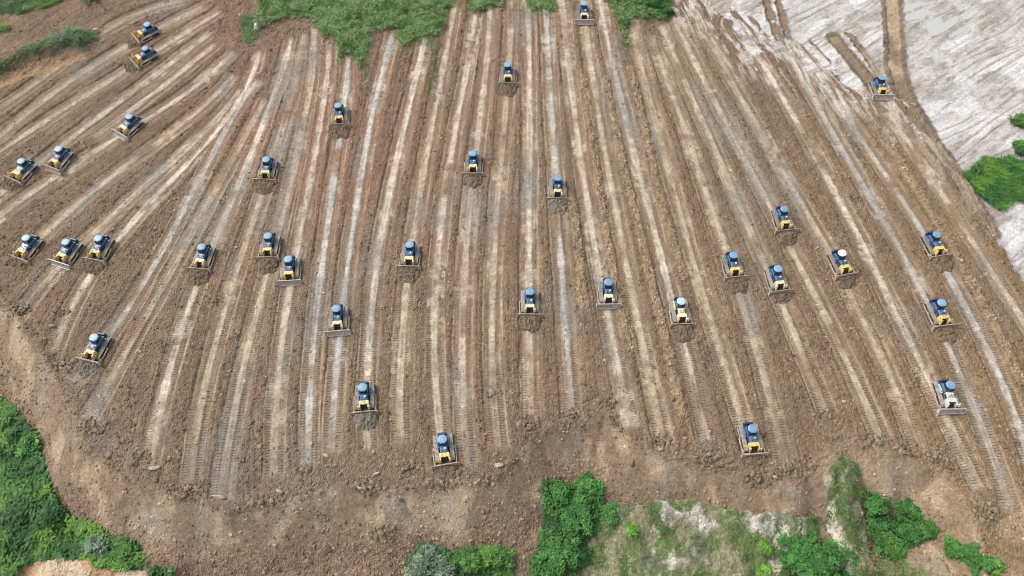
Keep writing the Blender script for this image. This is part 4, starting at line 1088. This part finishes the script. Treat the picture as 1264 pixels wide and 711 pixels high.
SHRUBS = [
 ((527, 683), 2.2, 1.8, G_GREY, 'grey green shrub at bottom centre left, upper of a clump'), ((548, 698), 2.2, 1.6, G_GREY, 'silvery shrub just right of the grey green one at bottom centre left'),
 ((513, 702), 1.9, 1.5, G_GREY, 'grey green shrub with dry twigs, leftmost at bottom centre'), ((585, 692), 1.9, 1.5, G_MID, 'mid green shrub right of the silvery clump at bottom centre'),
 ((602, 684), 1.8, 1.5, G_BRIGHT, 'bright green shrub right of the mid green one at bottom centre'), ((619, 686), 1.6, 1.4, G_MID, 'green shrub left of the big creeper patch'),
 ((685, 608), 2.6, 1.8, G_EMER, 'rounded emerald shrub at the upper left of the creeper patch'), ((725, 606), 2.7, 2.0, G_EMER, 'rounded dark shrub at the upper right of the creeper patch'),
 ((712, 640), 3.0, 2.2, G_EMER, 'broad green shrub in the middle of the creeper patch'), ((690, 682), 3.0, 2.2, G_EMER, 'broad green shrub at the foot of the creeper patch'),
 ((753, 637), 1.7, 1.6, G_EMER, 'small round green shrub right of the creeper patch'), ((777, 655), .9, 1.0, G_BRIGHT, 'tiny lime green shrub on eroded ground at bottom'),
 ((940, 677), 1.4, 1.3, G_BRIGHT, 'lime green shrub beside the pale gully'), ((943, 706), 1.1, 1.1, G_BRIGHT, 'lime shrub at the bottom edge beside the gully'),
 ((1075, 622), 1.6, 1.8, G_EMER, 'green shrub at the top of the left arm of the V of shrubs'), ((1079, 645), 1.8, 2.0, G_EMER, 'green shrub in the left arm of the V, below its top'),
 ((1089, 664), 2.0, 2.0, G_MID, 'green shrub low in the left arm of the V'), ((1098, 680), 1.6, 1.6, G_MID, 'green shrub at the foot of the left arm of the V'),
 ((1088, 628), 1.4, 1.8, G_DARK, 'narrow dark shrub inside the V of shrubs, upper'), ((1096, 646), 1.5, 1.6, G_DARK, 'dark shrub inside the V of shrubs, lower'),
 ((1119, 632), 1.7, 2.2, G_EMER, 'pointed green shrub at the top of the right arm of the V'), ((1117, 654), 2.0, 2.0, G_EMER, 'green shrub at the bottom of the right arm of the V'),
 ((1132, 655), 1.8, 1.8, G_EMER, 'green shrub right of the right arm of the V'), ((1148, 652), 1.2, 1.2, G_MID, 'small green shrub at the right tip of the V'),
 ((1176, 676), 1.6, 1.4, G_MID, 'green shrub in the lower right row, leftmost'), ((1196, 684), 1.6, 1.6, G_EMER, 'green shrub in the lower right row, second from left'),
 ((1212, 697), 1.7, 1.6, G_EMER, 'green shrub in the lower right row, third from left'), ((1227, 701), 1.2, 1.2, G_BRIGHT, 'small bright shrub in the lower right row, rightmost'),
 ((66, 634), 2.3, 2.2, G_DARK, 'dark rounded shrub at the edge of the bottom left bank'), ((124, 672), 1.9, 1.8, G_GREY, 'pale grey green dome shrub on the bottom left bank'),
 ((155, 682), 2.2, 1.9, G_MID, 'green shrub at the right end of the bottom left bank'), ((12, 520), 2.2, 2.0, G_MID, 'green shrub at the top of the bottom left bank'),
 ((22, 535), 1.8, 1.8, G_DARK, 'dark shrub just below the top one of the bottom left bank'), ((40, 548), 2.2, 2.0, G_EMER, 'emerald shrub at the upper right of the bottom left bank'),
 ((808, 8), 2.6, 2.6, G_DARK, 'dark green bush at the top edge right of the grass field'), ((820, 16), 1.8, 2.0, G_DARK, 'smaller dark bush right beside the top edge bush'),
 ((1258, 150), 1.6, 1.5, G_MID, 'small shrub high on the right edge clay'), ((1260, 184), 1.6, 1.5, G_MID, 'small shrub at the right edge above the dense scrub'),
]
for i, ((u, v), rad, hgt, pal, lab) in enumerate(SHRUBS): shrub(u, v, rad, hgt, pal, lab, i)
shrub(1000, 694, 4.9, 4.2, G_EMER, 'large dome shaped emerald tree at bottom right', 99, n=11000, leaf=.42, cat='tree', name='tree')
